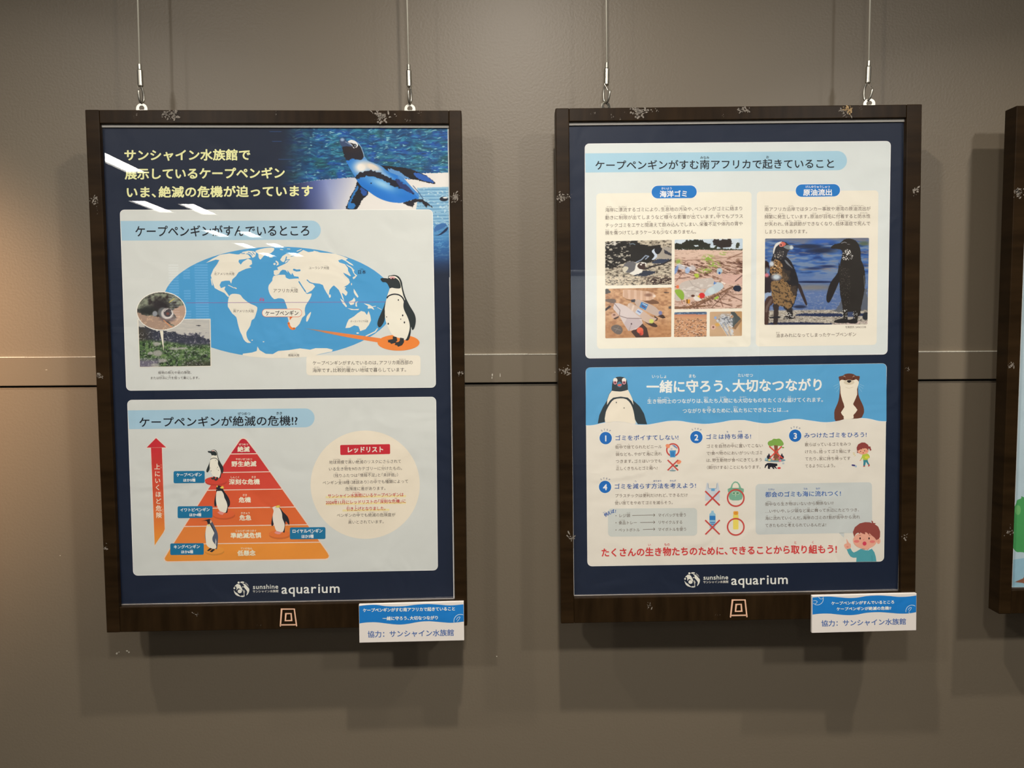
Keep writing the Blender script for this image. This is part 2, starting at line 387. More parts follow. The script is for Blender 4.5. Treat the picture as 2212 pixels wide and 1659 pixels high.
# numeric paint for the printed photographs
def vnoise(X, Y, seed=0):
    xi = np.floor(X).astype(np.int64); yi = np.floor(Y).astype(np.int64); fx = X-xi; fy = Y-yi
    fx = fx*fx*(3-2*fx); fy = fy*fy*(3-2*fy)
    def h(a, b):
        v = (a*374761393+b*668265263+seed*1442695041) & 0xffffffff
        v = ((v ^ (v >> 13))*1274126177) & 0xffffffff
        return ((v ^ (v >> 16)) & 0xffff)/65535.0
    return (h(xi, yi)*(1-fx)+h(xi+1, yi)*fx)*(1-fy)+(h(xi, yi+1)*(1-fx)+h(xi+1, yi+1)*fx)*fy
def fbm(X, Y, seed=0, o=4):
    r = 0; a = .5; t = 0
    for i in range(o): r = r+a*vnoise(X*2**i, Y*2**i, seed+i*7); t += a; a *= .55
    return r/t
class Pic:
    def __init__(s, quad, n, m, layer=4, r=0, ellipse=False):
        s.q = [np.array(p, float) for p in quad]; s.n, s.m, s.layer, s.r, s.e = n, m, layer, r, ellipse
        U, V = np.meshgrid((np.arange(n)+.5)/n, (np.arange(m)+.5)/m)
        s.U, s.V = U, V; s.X, s.Y = s.map(U, V); s.C = np.zeros((m, n, 3))
        s.cell = np.linalg.norm(s.q[1]-s.q[0])/n
    def map(s, U, V):
        a, b, c, d = s.q
        P = (a[None, None]*((1-U)*(1-V))[..., None]+b*(U*(1-V))[..., None]+c*(U*V)[..., None]+d*((1-U)*V)[..., None])
        return P[..., 0], P[..., 1]
    def fill(s, c): s.C[:] = c; return s
    def mix(s, mask, c):
        m = np.clip(mask, 0, 1)[..., None]; s.C = s.C*(1-m)+np.asarray(c, float)*m; return s
    def inside(s, pts, X, Y):
        r = np.zeros(X.shape, bool); n = len(pts)
        for i in range(n):
            x0, y0 = pts[i]; x1, y1 = pts[(i+1) % n]
            if y0 == y1: continue
            c = (y0 > Y) != (y1 > Y); r ^= c & (X < (x1-x0)*(Y-y0)/(y1-y0)+x0)
        return r
    def mask(s, pts, smooth=0, rough=0, seed=0):
        if smooth: pts = catmull(pts, smooth)
        X, Y = s.X, s.Y
        if rough:
            X = X+(vnoise(X/rough/1.5, Y/rough/1.5, seed)-.5)*rough*2; Y = Y+(vnoise(X/rough/1.5, Y/rough/1.5, seed+5)-.5)*rough*2
        o = s.cell/4; m = 0
        for dx, dy in ((-o, -o), (o, -o), (-o, o), (o, o)): m = m+s.inside(pts, X+dx, Y+dy)*.25
        return m
    def poly(s, pts, c, smooth=0, rough=0, seed=0, a=1): return s.mix(s.mask(pts, smooth, rough, seed)*a, c)
    def el(s, cx, cy, rx, ry, c, soft=.15, a=1, rot=0):
        dx, dy = s.X-cx, s.Y-cy; k, q = math.cos(rot), math.sin(rot)
        d = np.sqrt(((dx*k+dy*q)/rx)**2+((dy*k-dx*q)/ry)**2)
        return s.mix(np.clip((1+soft-d)/(2*soft), 0, 1)*a, c)
    def ln(s, pts, wd, c, a=1):
        m = np.zeros(s.X.shape)
        for (x0, y0), (x1, y1) in zip(pts[:-1], pts[1:]):
            dx, dy = x1-x0, y1-y0; L = dx*dx+dy*dy+1e-9
            t = np.clip(((s.X-x0)*dx+(s.Y-y0)*dy)/L, 0, 1)
            d = np.hypot(s.X-x0-t*dx, s.Y-y0-t*dy); m = np.maximum(m, np.clip((wd/2-d)/s.cell+.5, 0, 1))
        return s.mix(m*a, c)
    def mesh(s):
        n, m = s.n, s.m
        U, V = np.meshgrid(np.arange(n+1)/n, np.arange(m+1)/m); X, Y = s.map(U, V)
        P = np.stack([X.ravel(), Y.ravel()], 1); faces = []; cols = []
        C = np.clip(s.C, 0, 255)/255; L = np.where(C <= .04045, C/12.92, ((C+.055)/1.055)**2.4)*K; L = np.minimum(L, .9)
        if s.e: keep = ((s.U-.5)**2+(s.V-.5)**2) < .25
        elif s.r:
            wx = np.linalg.norm(s.q[1]-s.q[0]); wy = np.linalg.norm(s.q[3]-s.q[0])
            ex = np.maximum(0, s.r-np.minimum(s.U, 1-s.U)*wx); ey = np.maximum(0, s.r-np.minimum(s.V, 1-s.V)*wy)
            keep = np.hypot(ex, ey) <= s.r
        else: keep = np.ones((m, n), bool)
        for j in range(m):
            for i in range(n):
                if keep[j, i]:
                    a = j*(n+1)+i; faces.append([a, a+1, a+n+2, a+n+1]); cols.append(tuple(L[j, i]))
        return P, faces, cols

# ------------------------------------------------------------------ framed posters
NAVY = (24, 35, 56); PANEL = (216, 219, 214); CREAM = (236, 230, 213); SKYB = (168, 202, 220); INKK = (22, 24, 34)
TH = .030
def bracket(e, pl, px, turn=0):
    u = pl.uv(px, 232, .015)[0]; vs = []; fs = []; n = 18; W = .0095; Hh = .0150; r = .0042; ch = .0068; th = .0007
    outer = [(-W, 0), (-W, .006)]+[(W*math.cos(t), .006+(Hh-.006)*math.sin(t)) for t in np.linspace(math.pi, 0, 12)][1:-1]+[(W, .006), (W, 0)]
    m = len(outer); hole = [(r*math.cos(2*math.pi*i/m+4.4), ch+r*math.sin(2*math.pi*i/m+4.4)) for i in range(m)]
    hole = sorted(hole, key=lambda p: 0)
    # match every outer point with the hole point nearest in angle
    hole = []
    for x, z in outer:
        a = math.atan2(z-ch, x); hole.append((r*math.cos(a), ch+r*math.sin(a)))
    c, q = math.cos(turn), math.sin(turn)
    for sgn in (-1, 1):
        for ring in (outer, hole):
            for x, z in ring: vs.append((u+x*c-sgn*th*q, .015+x*q+sgn*th*c, pl.h+z-.0003))
    for i in range(m):
        j = (i+1) % m
        fs += [(i, j, m+j, m+i), (2*m+j, 2*m+i, 3*m+i, 3*m+j), (j, i, 2*m+i, 2*m+j), (m+i, m+j, 3*m+j, 3*m+i)]
    o = mesh_obj('hanging_bracket', vs, fs, M['metal'], e); o.modifiers.new('b', 'BEVEL').width = .0002
    return o
def frame(label, pl, inner, cat='poster', group=None):
    """inner: the four photo corners of the opening (TL, TR, BR, BL) on the front face"""
    e = bpy.data.objects.new('framed_poster', None); COL.objects.link(e); e.matrix_world = pl.mw; e.empty_display_size = .1
    tag(e, label, cat, group)
    I = [pl.uv(*p) for p in inner]
    xl, xr = (I[0][0]+I[3][0])/2, (I[1][0]+I[2][0])/2; zt_, zb_ = (I[0][1]+I[1][1])/2, (I[2][1]+I[3][1])/2
    hw = pl.w/2
    bobj('side_rail', (-hw, xl, 0, TH, 0, pl.h), M['wood'], e, .0015)
    bobj('side_rail', (xr, hw, 0, TH, 0, pl.h), M['wood'], e, .0015)
    bobj('top_rail', (xl, xr, .0006, TH, zt_, pl.h-.0002), M['wood_h'], e, .0012)
    bobj('bottom_rail', (xl, xr, .0006, TH, 0.0002, zb_), M['wood_h'], e, .0012)
    bobj('backing_board', (xl-.004, xr+.004, .013, .018, zb_-.004, zt_+.004), M['board'], e)
    p0 = pl.uv((inner[0][0]+inner[1][0])/2, (inner[0][1]+inner[1][1])/2, 0)[1]; p1 = pl.uv((inner[0][0]+inner[1][0])/2, (inner[0][1]+inner[1][1])/2+8.9, .0066)[1]
    bobj('spacer_strip', (xl, xr, .0066, .0077, p1, zt_+.001), M['spacer'], e, .0006)
    bobj('glass_strip', (xl, xr, .0075, .0125, zb_, zb_+.0030), M['lip'], e, .0008)
    g = mesh_obj('glass_pane', [(xl, .0078, zb_), (xr, .0078, zb_), (xr, .0078, zt_), (xl, .0078, zt_)], [(0, 1, 2, 3)], M['glass'], e)
    p = mesh_obj('poster', *box(xl, xr, DEP_PAPER, DEP_PAPER+.0004, zb_+.001, zt_), M['paper'], e)
    return e, p, (xl, xr, zb_, zt_)
def scuff(e, pl, px, py, rw, rh, n, seed, m='scuff', up=0):
    """worn, chipped spot on the front face: flakes a fraction of a millimetre proud"""
    r = random.Random(seed); vs = []; fs = []
    for _ in range(int(n*2.2)):
        cx = px+r.gauss(0, .42)*rw; cy = py+r.gauss(0, .42)*rh; k = r.randint(5, 8); s_ = r.uniform(.15, 1)**1.5*min(rw, rh)*.2
        st = r.uniform(.5, 3.4); an = r.uniform(0, 3.1); b = len(vs)
        ring = []
        for i in range(k):
            t = 2*math.pi*i/k; q = s_*r.uniform(.5, 1.2); dx, dy = q*math.cos(t)*st, q*math.sin(t)
            u, v = pl.uv(cx+dx*math.cos(an)-dy*math.sin(an), cy+dx*math.sin(an)+dy*math.cos(an))
            ring.append((min(max(u, -pl.w/2+.0004), pl.w/2-.0004), -.00012, min(max(v, .0004), pl.h-.0004)))
        vs += ring; fs.append(tuple(range(b, b+k)))
    o = mesh_obj('scuff_mark', vs, fs, M[m], e); return o

# --- African penguin drawing, shared by the map and the pyramid (units of the large one)
def cape_penguin(A, f, L, shadow=None):
    S = lambda pts: [f(*p) for p in pts]
    k = (f(1435, 0)[0]-f(1335, 0)[0])/100
    blk = (44, 52, 54); wh = (240, 234, 218)
    A.poly(S([(1465, 520), (1500, 500), (1545, 495), (1590, 515), (1622, 570), (1634, 640), (1660, 735), (1710, 840), (1768, 940), (1782, 1020), (1765, 1100), (1742, 1122), (1728, 1085), (1724, 1150), (1705, 1225), (1668, 1240), (1600, 1180), (1460, 1050), (1440, 800), (1482, 650)]), blk, L, 3)
    A.poly(S([(1472, 520), (1505, 508), (1550, 510), (1590, 545), (1610, 600), (1622, 655), (1640, 730), (1658, 775), (1645, 800), (1640, 850), (1652, 900), (1690, 980), (1712, 1060), (1705, 1140), (1668, 1232), (1620, 1218), (1540, 1195), (1490, 1140), (1445, 1040), (1428, 950), (1430, 850), (1455, 740), (1484, 650), (1500, 580)]), wh, L+1, 3)
    A.poly(S([(1440, 790), (1412, 870), (1355, 1000), (1345, 1060), (1365, 1090), (1395, 1070), (1428, 1000), (1430, 870)]), blk, L+1, 3)
    A.poly(S([(1380, 545), (1395, 530), (1440, 532), (1470, 535), (1500, 518), (1545, 528), (1585, 555), (1608, 605), (1605, 645), (1555, 648), (1510, 640), (1485, 646), (1465, 605), (1440, 578), (1405, 575)]), blk, L+2, 3)
    c = f(1515, 527); A.ell(c[0], c[1], 30*k, 15*k, (226, 170, 170), L+3, 16)
    c = f(1518, 541); A.ell(c[0], c[1], 13*k, 12*k, (60, 30, 30), L+4, 12)
    A.line(S([(1455, 755), (1475, 732), (1530, 714), (1590, 722), (1632, 755), (1652, 800), (1660, 850)]), 15*k, (40, 46, 54), L+2, smooth=3)
    for x, y, r in ((1583, 780, 7), (1632, 955, 8), (1449, 972, 5), (1611, 998, 5), (1652, 1035, 8), (1468, 1050, 8)):
        c = f(x, y); A.ell(c[0], c[1], r*k, r*1.5*k, (40, 40, 44), L+3, 10)
    A.poly(S([(1520, 1192), (1562, 1200), (1572, 1240), (1545, 1268), (1500, 1280), (1492, 1266), (1462, 1258), (1470, 1242), (1455, 1236), (1500, 1228), (1520, 1225)]), (50, 54, 56), L+2)
    A.poly(S([(1602, 1208), (1645, 1215), (1648, 1260), (1625, 1295), (1580, 1312), (1570, 1296), (1540, 1290), (1550, 1275), (1535, 1262), (1580, 1258), (1598, 1245)]), (50, 54, 56), L+2)
def emblem(A, cx, cy, r, L):
    """round emblem: pale swimming shapes in a ball"""
    wt = (240, 236, 222); q = lambda pts: [(cx+x*r, cy+y*r) for x, y in pts]
    A.poly(q([(-.92, -.28), (-.6, -.62), (-.25, -.58), (-.05, -.3), (.1, .0), (.14, .2), (-.1, .05), (-.4, -.1), (-.62, .15), (-.62, -.1), (-.72, -.35)]), wt, L, 3)
    A.poly(q([(.08, -.72), (.45, -.62), (.75, -.3), (.98, .02), (.88, .5), (.6, .8), (.72, .35), (.5, .0), (.28, -.25), (.3, -.5)]), wt, L, 3)
    A.poly(q([(-.98, .12), (-.8, .35), (-.5, .55), (-.3, .75), (-.05, .95), (-.55, .82), (-.85, .55)]), wt, L, 3)
    A.ell(cx-.22*r, cy+.28*r, .27*r, .24*r, wt, L, 20)
    A.ell(cx-.9*r, cy-.12*r, .12*r, .12*r, wt, L, 12); A.ell(cx-.36*r, cy-.82*r, .14*r, .13*r, wt, L, 12)
    A.ell(cx+.1*r, cy-.86*r, .26*r, .1*r, wt, L, 16); A.ell(cx+.1*r, cy+.9*r, .24*r, .09*r, wt, L, 16)
    A.poly(q([(.5, -.85), (.8, -.6), (.92, -.3), (.7, -.5), (.45, -.72)]), (150, 150, 150), L)
    A.ell(cx+.16*r, cy-.28*r, .07*r, .08*r, wt, L, 10)
    for t in range(6):
        A.line(q([(.18+.04*t, .2+.12*t), (.42-.03*t, .3+.1*t)]), .06*r, wt, L)
    A.line(q([(.3, .1), (.34, .92)]), .07*r, wt, L)
def logo(A, ex, ey, er, sx0, sx1, sy, jy, ax0, ax1, ay, dy, L=6):
    A.crop(0, 0, 1)
    A.part('emblem'); emblem(A, ex, ey, er, L)
    A.part('lettering')
    A.T('sunshine', sx0, sy, sx1, sy-dy*.4, 13.5, (242, 238, 226), 1, L)
    A.T('サンシャイン水族館', sx0, jy, sx1, jy-dy*.4, 6.0, (236, 232, 220), 1, L)
    A.T('aquarium', ax0, ay+1.2, ax1, ay+1.2-dy, 29, (246, 242, 230), 1, L)

# =================================================================== LEFT POSTER
def left_poster():
    pl = PLANE_L
    e, sheet, box_ = frame('dark wooden frame with a swimming penguin photograph and world map poster, left of the two', pl,
                           [(213.5, 266.5), (968.5, 267), (983, 1299), (258, 1312)])
    A = Art(pl, DEP_PAPER, sheet)
    A.crop(0, 0, 1).part('navy_ground').poly([(213, 275.6), (966.3, 275.6), (979.6, 1299), (257, 1309)], NAVY, 1)
    # swimming penguin photograph, fading into the navy on the left
    P = Pic([(-420, 184), (1932, 184), (1957, 1890), (-420, 1890)], 440, 320, 2)
    X, Y = P.X, P.Y
    wx = X+26*(vnoise(X/60, Y/40, 51)-.5); wy = Y+34*(vnoise(X/90, Y/60, 52)-.5)+(X-900)*.03
    n1 = fbm(wx/62, wy/17, 3, 3); n2 = fbm(wx/46, wy/12, 9, 2); n3 = fbm(X/160, Y/60, 5, 3)
    P.fill((20, 78, 128)); P.mix((n3-.35)*2.2, (28, 104, 138)); P.mix(np.clip((n3-.5)*4, 0, 1)*.6, (38, 90, 84))
    P.mix(np.clip((vnoise(X/120, Y/40, 22)-.62)*3, 0, .7), (24, 82, 178))
    P.mix(np.clip((n1-.53)*5, 0, 1)*.75, (64, 150, 178)); P.mix(np.clip((n2-.68)*6, 0, 1)*.8, (160, 214, 220)); P.mix(np.clip((.42-n1)*5, 0, 1)*.65, (18, 50, 84))
    # pale ledge
    ledge = [(-420, 1000), (0, 868), (250, 820), (430, 790), (620, 772), (900, 752), (1300, 725), (1500, 702), (1700, 706), (1960, 700), (1990, 1900), (-420, 1900)]
    P.poly(ledge, (230, 226, 220), 0, 6, 2)
    lf = np.clip((950-X-(Y-800)*.3)/520, 0, 1)*P.mask(ledge); P.mix(lf, (104, 122, 186)); P.mix(np.clip((560-X+(Y-850)*.35)/420, 0, 1)*P.mask(ledge), (44, 52, 92))
    pool = [(1585, 872), (1990, 862), (1990, 1900), (1640, 1900), (1575, 1110), (1600, 960)]
    pm = P.mask(pool); st = .5+.5*np.sin((Y+ (X-1580)*.02)*2*np.pi/37)
    P.mix(pm, (140, 186, 214)); P.mix(pm*np.clip((st-.72)*4, 0, 1)*.7, (66, 126, 176)); P.mix(pm*np.clip((fbm(X/26, Y/12, 31, 2)-.62)*4, 0, .7), (216, 232, 236))
    P.mix(pm*np.clip((Y-1240)/60, 0, 1)*.6, (48, 120, 182)); P.mix(pm*np.clip((Y-1440)/60, 0, 1)*.6*(fbm(X/40, Y/14, 4) > .42), (36, 92, 160))
    P.mix(pm*np.clip((Y-1250)/20, 0, 1)*np.clip((1330-Y)/30, 0, 1)*.7*(fbm(X/30, Y/10, 8) > .5), (196, 222, 232))
    P.el(1890, 1000, 48, 26, (22, 28, 44), .1); P.el(1905, 985, 28, 10, (230, 230, 226), .2)
    P.poly([(1785, 1415), (1840, 1400), (1930, 1320), (1925, 1360), (1850, 1410)], (24, 40, 76), 3); P.poly([(1780, 1330), (1850, 1280), (1925, 1290), (1880, 1330), (1790, 1370)], (60, 110, 170), 3, 6)
    P.mix(np.clip((Y-1500)/260, 0, 1)*.85*(X > 1500), (28, 58, 106)); P.mix(np.clip((Y-1660)/200, 0, 1), NAVY)
    # penguin
    blue = (30, 118, 206); blk = (24, 24, 32)
    P.poly([(905, 800), (960, 860), (1025, 905), (1020, 960), (960, 1010), (900, 1115), (780, 1115), (800, 1040), (840, 940), (880, 880)], blk, 3, 6, 2)
    P.poly([(790, 1108), (800, 1050), (850, 950), (905, 850), (925, 865), (880, 940), (830, 1040), (870, 1050), (885, 1080), (860, 1112)], (46, 120, 190), 0, 8, 5)
    P.poly([(935, 860), (1022, 915), (1010, 960), (985, 965), (950, 940)], (40, 84, 160), 0, 8, 2)
    P.poly([(1140, 640), (1180, 620), (1400, 640), (1520, 665), (1640, 710), (1740, 770), (1792, 825), (1680, 810), (1560, 780), (1450, 770), (1300, 700)], blk, 3, 6, 7)
    P.poly([(1545, 710), (1600, 705), (1700, 745), (1780, 815), (1700, 800), (1600, 770)], (44, 96, 180), 3, 6, 7)
    P.poly([(1250, 660), (1290, 655), (1400, 700), (1520, 780), (1440, 770), (1330, 730), (1270, 690)], (96, 150, 206), 0, 8, 3)
    body = [(790, 555), (980, 520), (1020, 560), (1090, 590), (1180, 625), (1260, 690), (1380, 740), (1480, 820), (1550, 900), (1600, 950), (1600, 1000), (1560, 1000), (1440, 1040), (1340, 1042), (1240, 1025), (1130, 980), (1020, 905), (950, 855), (905, 795), (850, 700), (800, 610)]
    P.poly(body, blue, 3)
    bm = P.mask(body, 3)
    def glow(cx, cy, rx, ry, c, a, rot=0):
        dx, dy = X-cx, Y-cy; k, q = math.cos(rot), math.sin(rot)
        d = ((dx*k+dy*q)/rx)**2+((dy*k-dx*q)/ry)**2; P.mix(np.clip(np.exp(-d)*a, 0, 1)*bm, c)
    glow(950, 640, 90, 75, (236, 232, 224), 1.2); glow(1085, 640, 110, 45, (232, 218, 200), 1.3, .45); glow(1210, 730, 110, 30, (150, 190, 226), 1, .5)
    glow(1190, 830, 160, 50, (150, 200, 230), 1.0, .4); glow(1500, 880, 80, 40, (60, 130, 206), .8, .7)
    P.poly([(905, 770), (890, 745), (950, 700), (1050, 675), (1120, 690), (1210, 720), (1290, 775), (1370, 800), (1460, 855), (1530, 900), (1555, 945), (1480, 905), (1400, 885), (1310, 850), (1240, 810), (1160, 770), (1070, 745), (980, 745), (925, 775)], (26, 26, 40), 3, 14, 11)
    P.poly([(1340, 770), (1430, 820), (1530, 890), (1555, 945), (1460, 900), (1380, 850)], (40, 56, 110), 3, 10, 3)
    P.poly([(1380, 735), (1430, 760), (1530, 870), (1600, 940), (1600, 985), (1540, 920), (1460, 830), (1370, 760)], (70, 140, 210), 3)
    P.poly([(735, 400), (745, 370), (800, 345), (905, 375), (950, 420), (980, 500), (960, 550), (900, 552), (850, 540), (800, 560), (770, 540), (745, 470)], (30, 26, 38), 3, 6, 2)
    glow2 = np.exp(-(((X-850)/90)**2+((Y-430)/40)**2)); P.mix(glow2*P.mask([(735, 400), (905, 375), (980, 500), (850, 540), (745, 470)])*.5, (52, 34, 30))
    P.poly([(798, 345), (830, 328), (870, 335), (905, 360), (912, 395), (890, 418), (870, 400), (858, 370), (815, 358)], (232, 232, 230), 3)
    P.el(880, 392, 17, 19, (30, 30, 36)); P.el(880, 392, 8, 9, (150, 160, 170)); P.ln([(800, 355), (835, 380), (868, 420)], 9, (226, 228, 230)); P.ln([(868, 378), (858, 402)], 12, (24, 24, 30))
    P.ln([(912, 360), (948, 410), (975, 480), (985, 530)], 7, (170, 200, 226))
    P.poly([(705, 330), (722, 305), (750, 312), (775, 335), (850, 400), (780, 400), (735, 405), (710, 375)], (54, 74, 112), 3); P.el(735, 325, 22, 18, (150, 176, 206), .4); P.ln([(770, 350), (840, 390)], 8, (130, 150, 180))
    P.poly([(1420, 1045), (1560, 1000), (1640, 1000), (1700, 1040), (1768, 1098), (1700, 1070), (1695, 1100), (1640, 1040), (1600, 1030), (1560, 1040), (1535, 1095), (1480, 1075)], (34, 30, 40), 0, 6, 2)
    P.ln([(1540, 850), (1600, 920), (1655, 1000)], 8, (60, 90, 130)); P.el(1062, 820, 9, 7, (20, 30, 60))
    # navy veil
    P.mix(np.clip((430-X-(Y-500)*.12)/430, 0, 1)*(Y < 1400), NAVY); P.mix(np.clip((180-X)/240, 0, 1), NAVY)
    for x0, x1, y in ((-90, 40, 234), (-60, 40, 345), (10, 190, 549)): P.ln([(x0, y), (x1, y)], 8, (44, 76, 128), .8)
    A.crop(600, 240, 5.267).part('penguin_photograph', 'printed photograph of a penguin swimming at the water surface').pic(P)
    # title
    A.crop(200, 240, 4.254).part('title_lettering', 'pale yellow title in three lines')
    cr = (247, 238, 174)
    A.T('サンシャイン水族館で', 288, 405, 1455, 401, 108, cr, 2, 5)
    A.T('展示しているケープペンギン', 296, 577, 1772, 568, 108, cr, 2, 5)
    A.T('いま、絶滅の危機が迫っています', 302, 746, 2030, 733, 108, cr, 2, 5)
    # upper panel
    A.crop(0, 0, 1).part('upper_panel', 'pale panel with the map of the world')
    tl, tr_, br, bl = (258.8, 453), (935, 452.3), (941.8, 837.4), (272.8, 844)
    A.rr(tl, tr_, br, bl, 10, (238, 238, 232), 4); A.rr(tl, tr_, br, bl, 9, PANEL, 5, grow=-1.3)
    A.part('heading_band').crop(200, 240, 4.254)
    A.poly([(258, 1010)]+[(2010+88*math.sin(t), 1094-88*math.cos(t)) for t in np.linspace(0, math.pi, 14)]+[(268, 1190)], SKYB, 6)
    A.part('lettering').T('ケープペンギンがすんでいるところ', 388, 1105, 2005, 1097, 110, INKK, 1, 8)
    # world map
    A.crop(0, 0, 1).part('world_map', 'blue oval map with cream continents')
    A.ell(603, 653, 251, 120, (78, 160, 212), 6, 72)
    LC = (236, 230, 214)
    A.crop(240, 500, 5.267)
    A.poly([(1080, 358), (1150, 312), (1205, 285), (1240, 265), (1345, 250), (1440, 262), (1500, 255), (1560, 262), (1590, 300), (1520, 315), (1455, 322), (1450, 345), (1475, 378), (1500, 345), (1540, 320), (1560, 310), (1600, 330), (1605, 370), (1570, 395), (1600, 410), (1535, 425), (1500, 440), (1450, 465), (1420, 510), (1380, 545), (1366, 594), (1350, 560), (1300, 560), (1255, 570), (1235, 610), (1250, 645), (1302, 626), (1290, 660), (1320, 700), (1345, 738), (1330, 745), (1290, 700), (1230, 672), (1180, 645), (1160, 590), (1148, 545), (1135, 500), (1165, 430), (1205, 375), (1232, 325), (1190, 320), (1130, 342)], LC, 7)
    A.line([(1140, 540), (1146, 575), (1152, 610)], 11, LC, 7)
    A.poly([(1460, 258), (1500, 232), (1560, 220), (1620, 225), (1650, 240), (1640, 285), (1610, 300), (1590, 265), (1560, 250), (1500, 262)], LC, 7)
    for pts in ([(1480, 246), (1520, 250)], [(1560, 236), (1590, 248), (1610, 270)], [(1610, 236), (1632, 262)]): A.line(pts, 8, (78, 160, 212), 8)
    A.poly([(1640, 225), (1700, 200), (1790, 185), (1855, 188), (1845, 225), (1790, 262), (1740, 275), (1700, 320), (1678, 290), (1675, 255)], LC, 7, 2)
    A.ell(1820, 288, 23, 9, LC, 7, 12)
    A.poly([(1345, 735), (1380, 710), (1440, 712), (1475, 725), (1500, 760), (1550, 800), (1590, 825), (1640, 845), (1665, 870), (1652, 930), (1630, 990), (1600, 1010), (1585, 1070), (1562, 1110), (1540, 1150), (1545, 1200), (1565, 1240), (1592, 1265), (1550, 1266), (1510, 1230), (1490, 1180), (1465, 1130), (1440, 1040), (1425, 975), (1380, 935), (1345, 880), (1328, 850), (1332, 790)], LC, 7, 2)
    for pts, wd in (([(1335, 612), (1365, 625), (1395, 642)], 8), ([(1405, 640), (1425, 648)], 12), ([(1335, 545), (1345, 550)], 6)): A.line(pts, wd, LC, 7)
    for x, y in ((1605, 1237), (1735, 1255)): A.ell(x, y, 10, 5, LC, 7, 10)
    A.crop(560, 500, 5.267)
    A.poly([(165, 447), (190, 438), (216, 440), (205, 410), (250, 388), (290, 370), (322, 350), (345, 320), (300, 355), (262, 345), (238, 322), (265, 280), (310, 252), (350, 262), (400, 265), (435, 250), (480, 225), (500, 210), (560, 235), (640, 225), (700, 240), (780, 245), (865, 253), (960, 285), (1010, 308), (985, 325), (1060, 372), (1075, 392), (1030, 372), (985, 338), (940, 316), (898, 330), (912, 352), (975, 372), (1008, 415), (1012, 450), (1045, 505), (1030, 508), (1000, 490), (955, 468), (975, 500), (1020, 540), (1032, 580), (1010, 605), (965, 630), (975, 660), (1005, 690), (1000, 716), (985, 732), (955, 705), (940, 700), (955, 745), (968, 790), (948, 765), (925, 705), (905, 665), (880, 640), (850, 613), (828, 630), (800, 665), (790, 732), (768, 700), (740, 650), (725, 610), (690, 595), (600, 585), (637, 625), (600, 670), (545, 702), (530, 690), (500, 640), (458, 570), (447, 515), (400, 510), (375, 470), (365, 495), (320, 440), (325, 470), (300, 440), (265, 435), (240, 455), (225, 485), (190, 500), (168, 490)], LC, 7)
    A.poly([(165, 505), (290, 492), (300, 520), (345, 542), (445, 535), (458, 575), (520, 680), (545, 712), (597, 706), (575, 770), (530, 840), (518, 900), (523, 950), (490, 980), (460, 1050), (410, 1098), (380, 1110), (350, 1080), (330, 1000), (318, 950), (323, 890), (297, 810), (275, 768), (215, 760), (170, 770), (125, 720), (105, 660), (110, 610), (150, 560)], LC, 7, 2)
    for pts, wd in (([(453, 572), (490, 630), (525, 682)], 14), ([(545, 552), (575, 580), (605, 590)], 12), ([(395, 435), (425, 445), (460, 442)], 22), ([(310, 290), (300, 330), (285, 350)], 12), ([(345, 320), (305, 325)], 9), ([(360, 285), (400, 275), (420, 262)], 6), ([(245, 480), (300, 465)], 9)):
        A.line(pts, wd, (78, 160, 212), 8)
    A.poly([(190, 330), (215, 345), (225, 375), (195, 390), (205, 360), (185, 345)], LC, 7); A.ell(174, 370, 14, 12, LC, 7, 10)
    A.poly([(1048, 418), (1085, 440), (1075, 455), (1085, 478), (1115, 500), (1090, 532), (1070, 545), (1062, 522), (1095, 505), (1070, 470)], LC, 7)
    A.poly([(985, 370), (1040, 400), (1072, 425), (1060, 428), (1010, 395)], LC, 7)
    A.poly([(590, 915), (580, 960), (550, 1022), (535, 1020), (540, 970), (570, 930)], LC, 7, 2)
    A.ell(803, 735, 12, 20, LC, 7, 12); A.ell(1050, 600, 6, 14, LC, 7, 10); A.ell(975, 640, 12, 9, LC, 7, 10)
    for pts in ([(1075, 650), (1095, 680), (1130, 740), (1120, 755), (1090, 720), (1075, 690)], [(920, 760), (960, 790), (1000, 850), (988, 862), (950, 820)], [(1000, 872), (1080, 885), (1140, 880), (1125, 895), (1050, 893)],
                [(1015, 802), (1060, 780), (1080, 752), (1095, 780), (1075, 830), (1040, 838)], [(1095, 800), (1125, 795), (1108, 820), (1115, 858), (1095, 850)], [(1190, 818), (1250, 830), (1290, 855), (1310, 892), (1275, 875), (1235, 878), (1240, 850)],
                [(980, 1100), (1000, 1040), (1020, 1000), (1080, 965), (1120, 930), (1160, 905), (1200, 915), (1225, 950), (1245, 905), (1265, 960), (1272, 1010), (1250, 1060), (1210, 1112), (1150, 1134), (1130, 1080), (1080, 1068), (1030, 1095)]):
        A.poly(pts, LC, 7)
    A.ell(1120, 1156, 15, 8, LC, 7, 10); A.line([(1345, 1105), (1320, 1140), (1215, 1190)], 13, LC, 7); A.line([(1295, 855), (1325, 850)], 7, LC, 7); A.line([(1345, 865), (1390, 888)], 5, LC, 7)
    A.line([(240, 205), (270, 208)], 9, LC, 7); A.line([(320, 198), (350, 200)], 8, LC, 7); A.line([(430, 225), (480, 205)], 9, LC, 7); A.line([(620, 222), (670, 232)], 6, LC, 7)
    A.poly([(-185, 1390), (-85, 1378), (-28, 1360), (-20, 1308), (5, 1350), (75, 1392), (155, 1395), (215, 1360), (335, 1350), (465, 1330), (580, 1345), (640, 1328), (770, 1328), (838, 1345), (826, 1366), (710, 1390), (560, 1425), (330, 1440), (100, 1440), (-100, 1424), (-190, 1408)], LC, 7)
    A.part('map_lettering', 'names of the continents on the map')
    br_ = (70, 58, 52)
    A.line([(-830, 812), (1438, 802)], 5, (150, 104, 168), 9, cap=False)
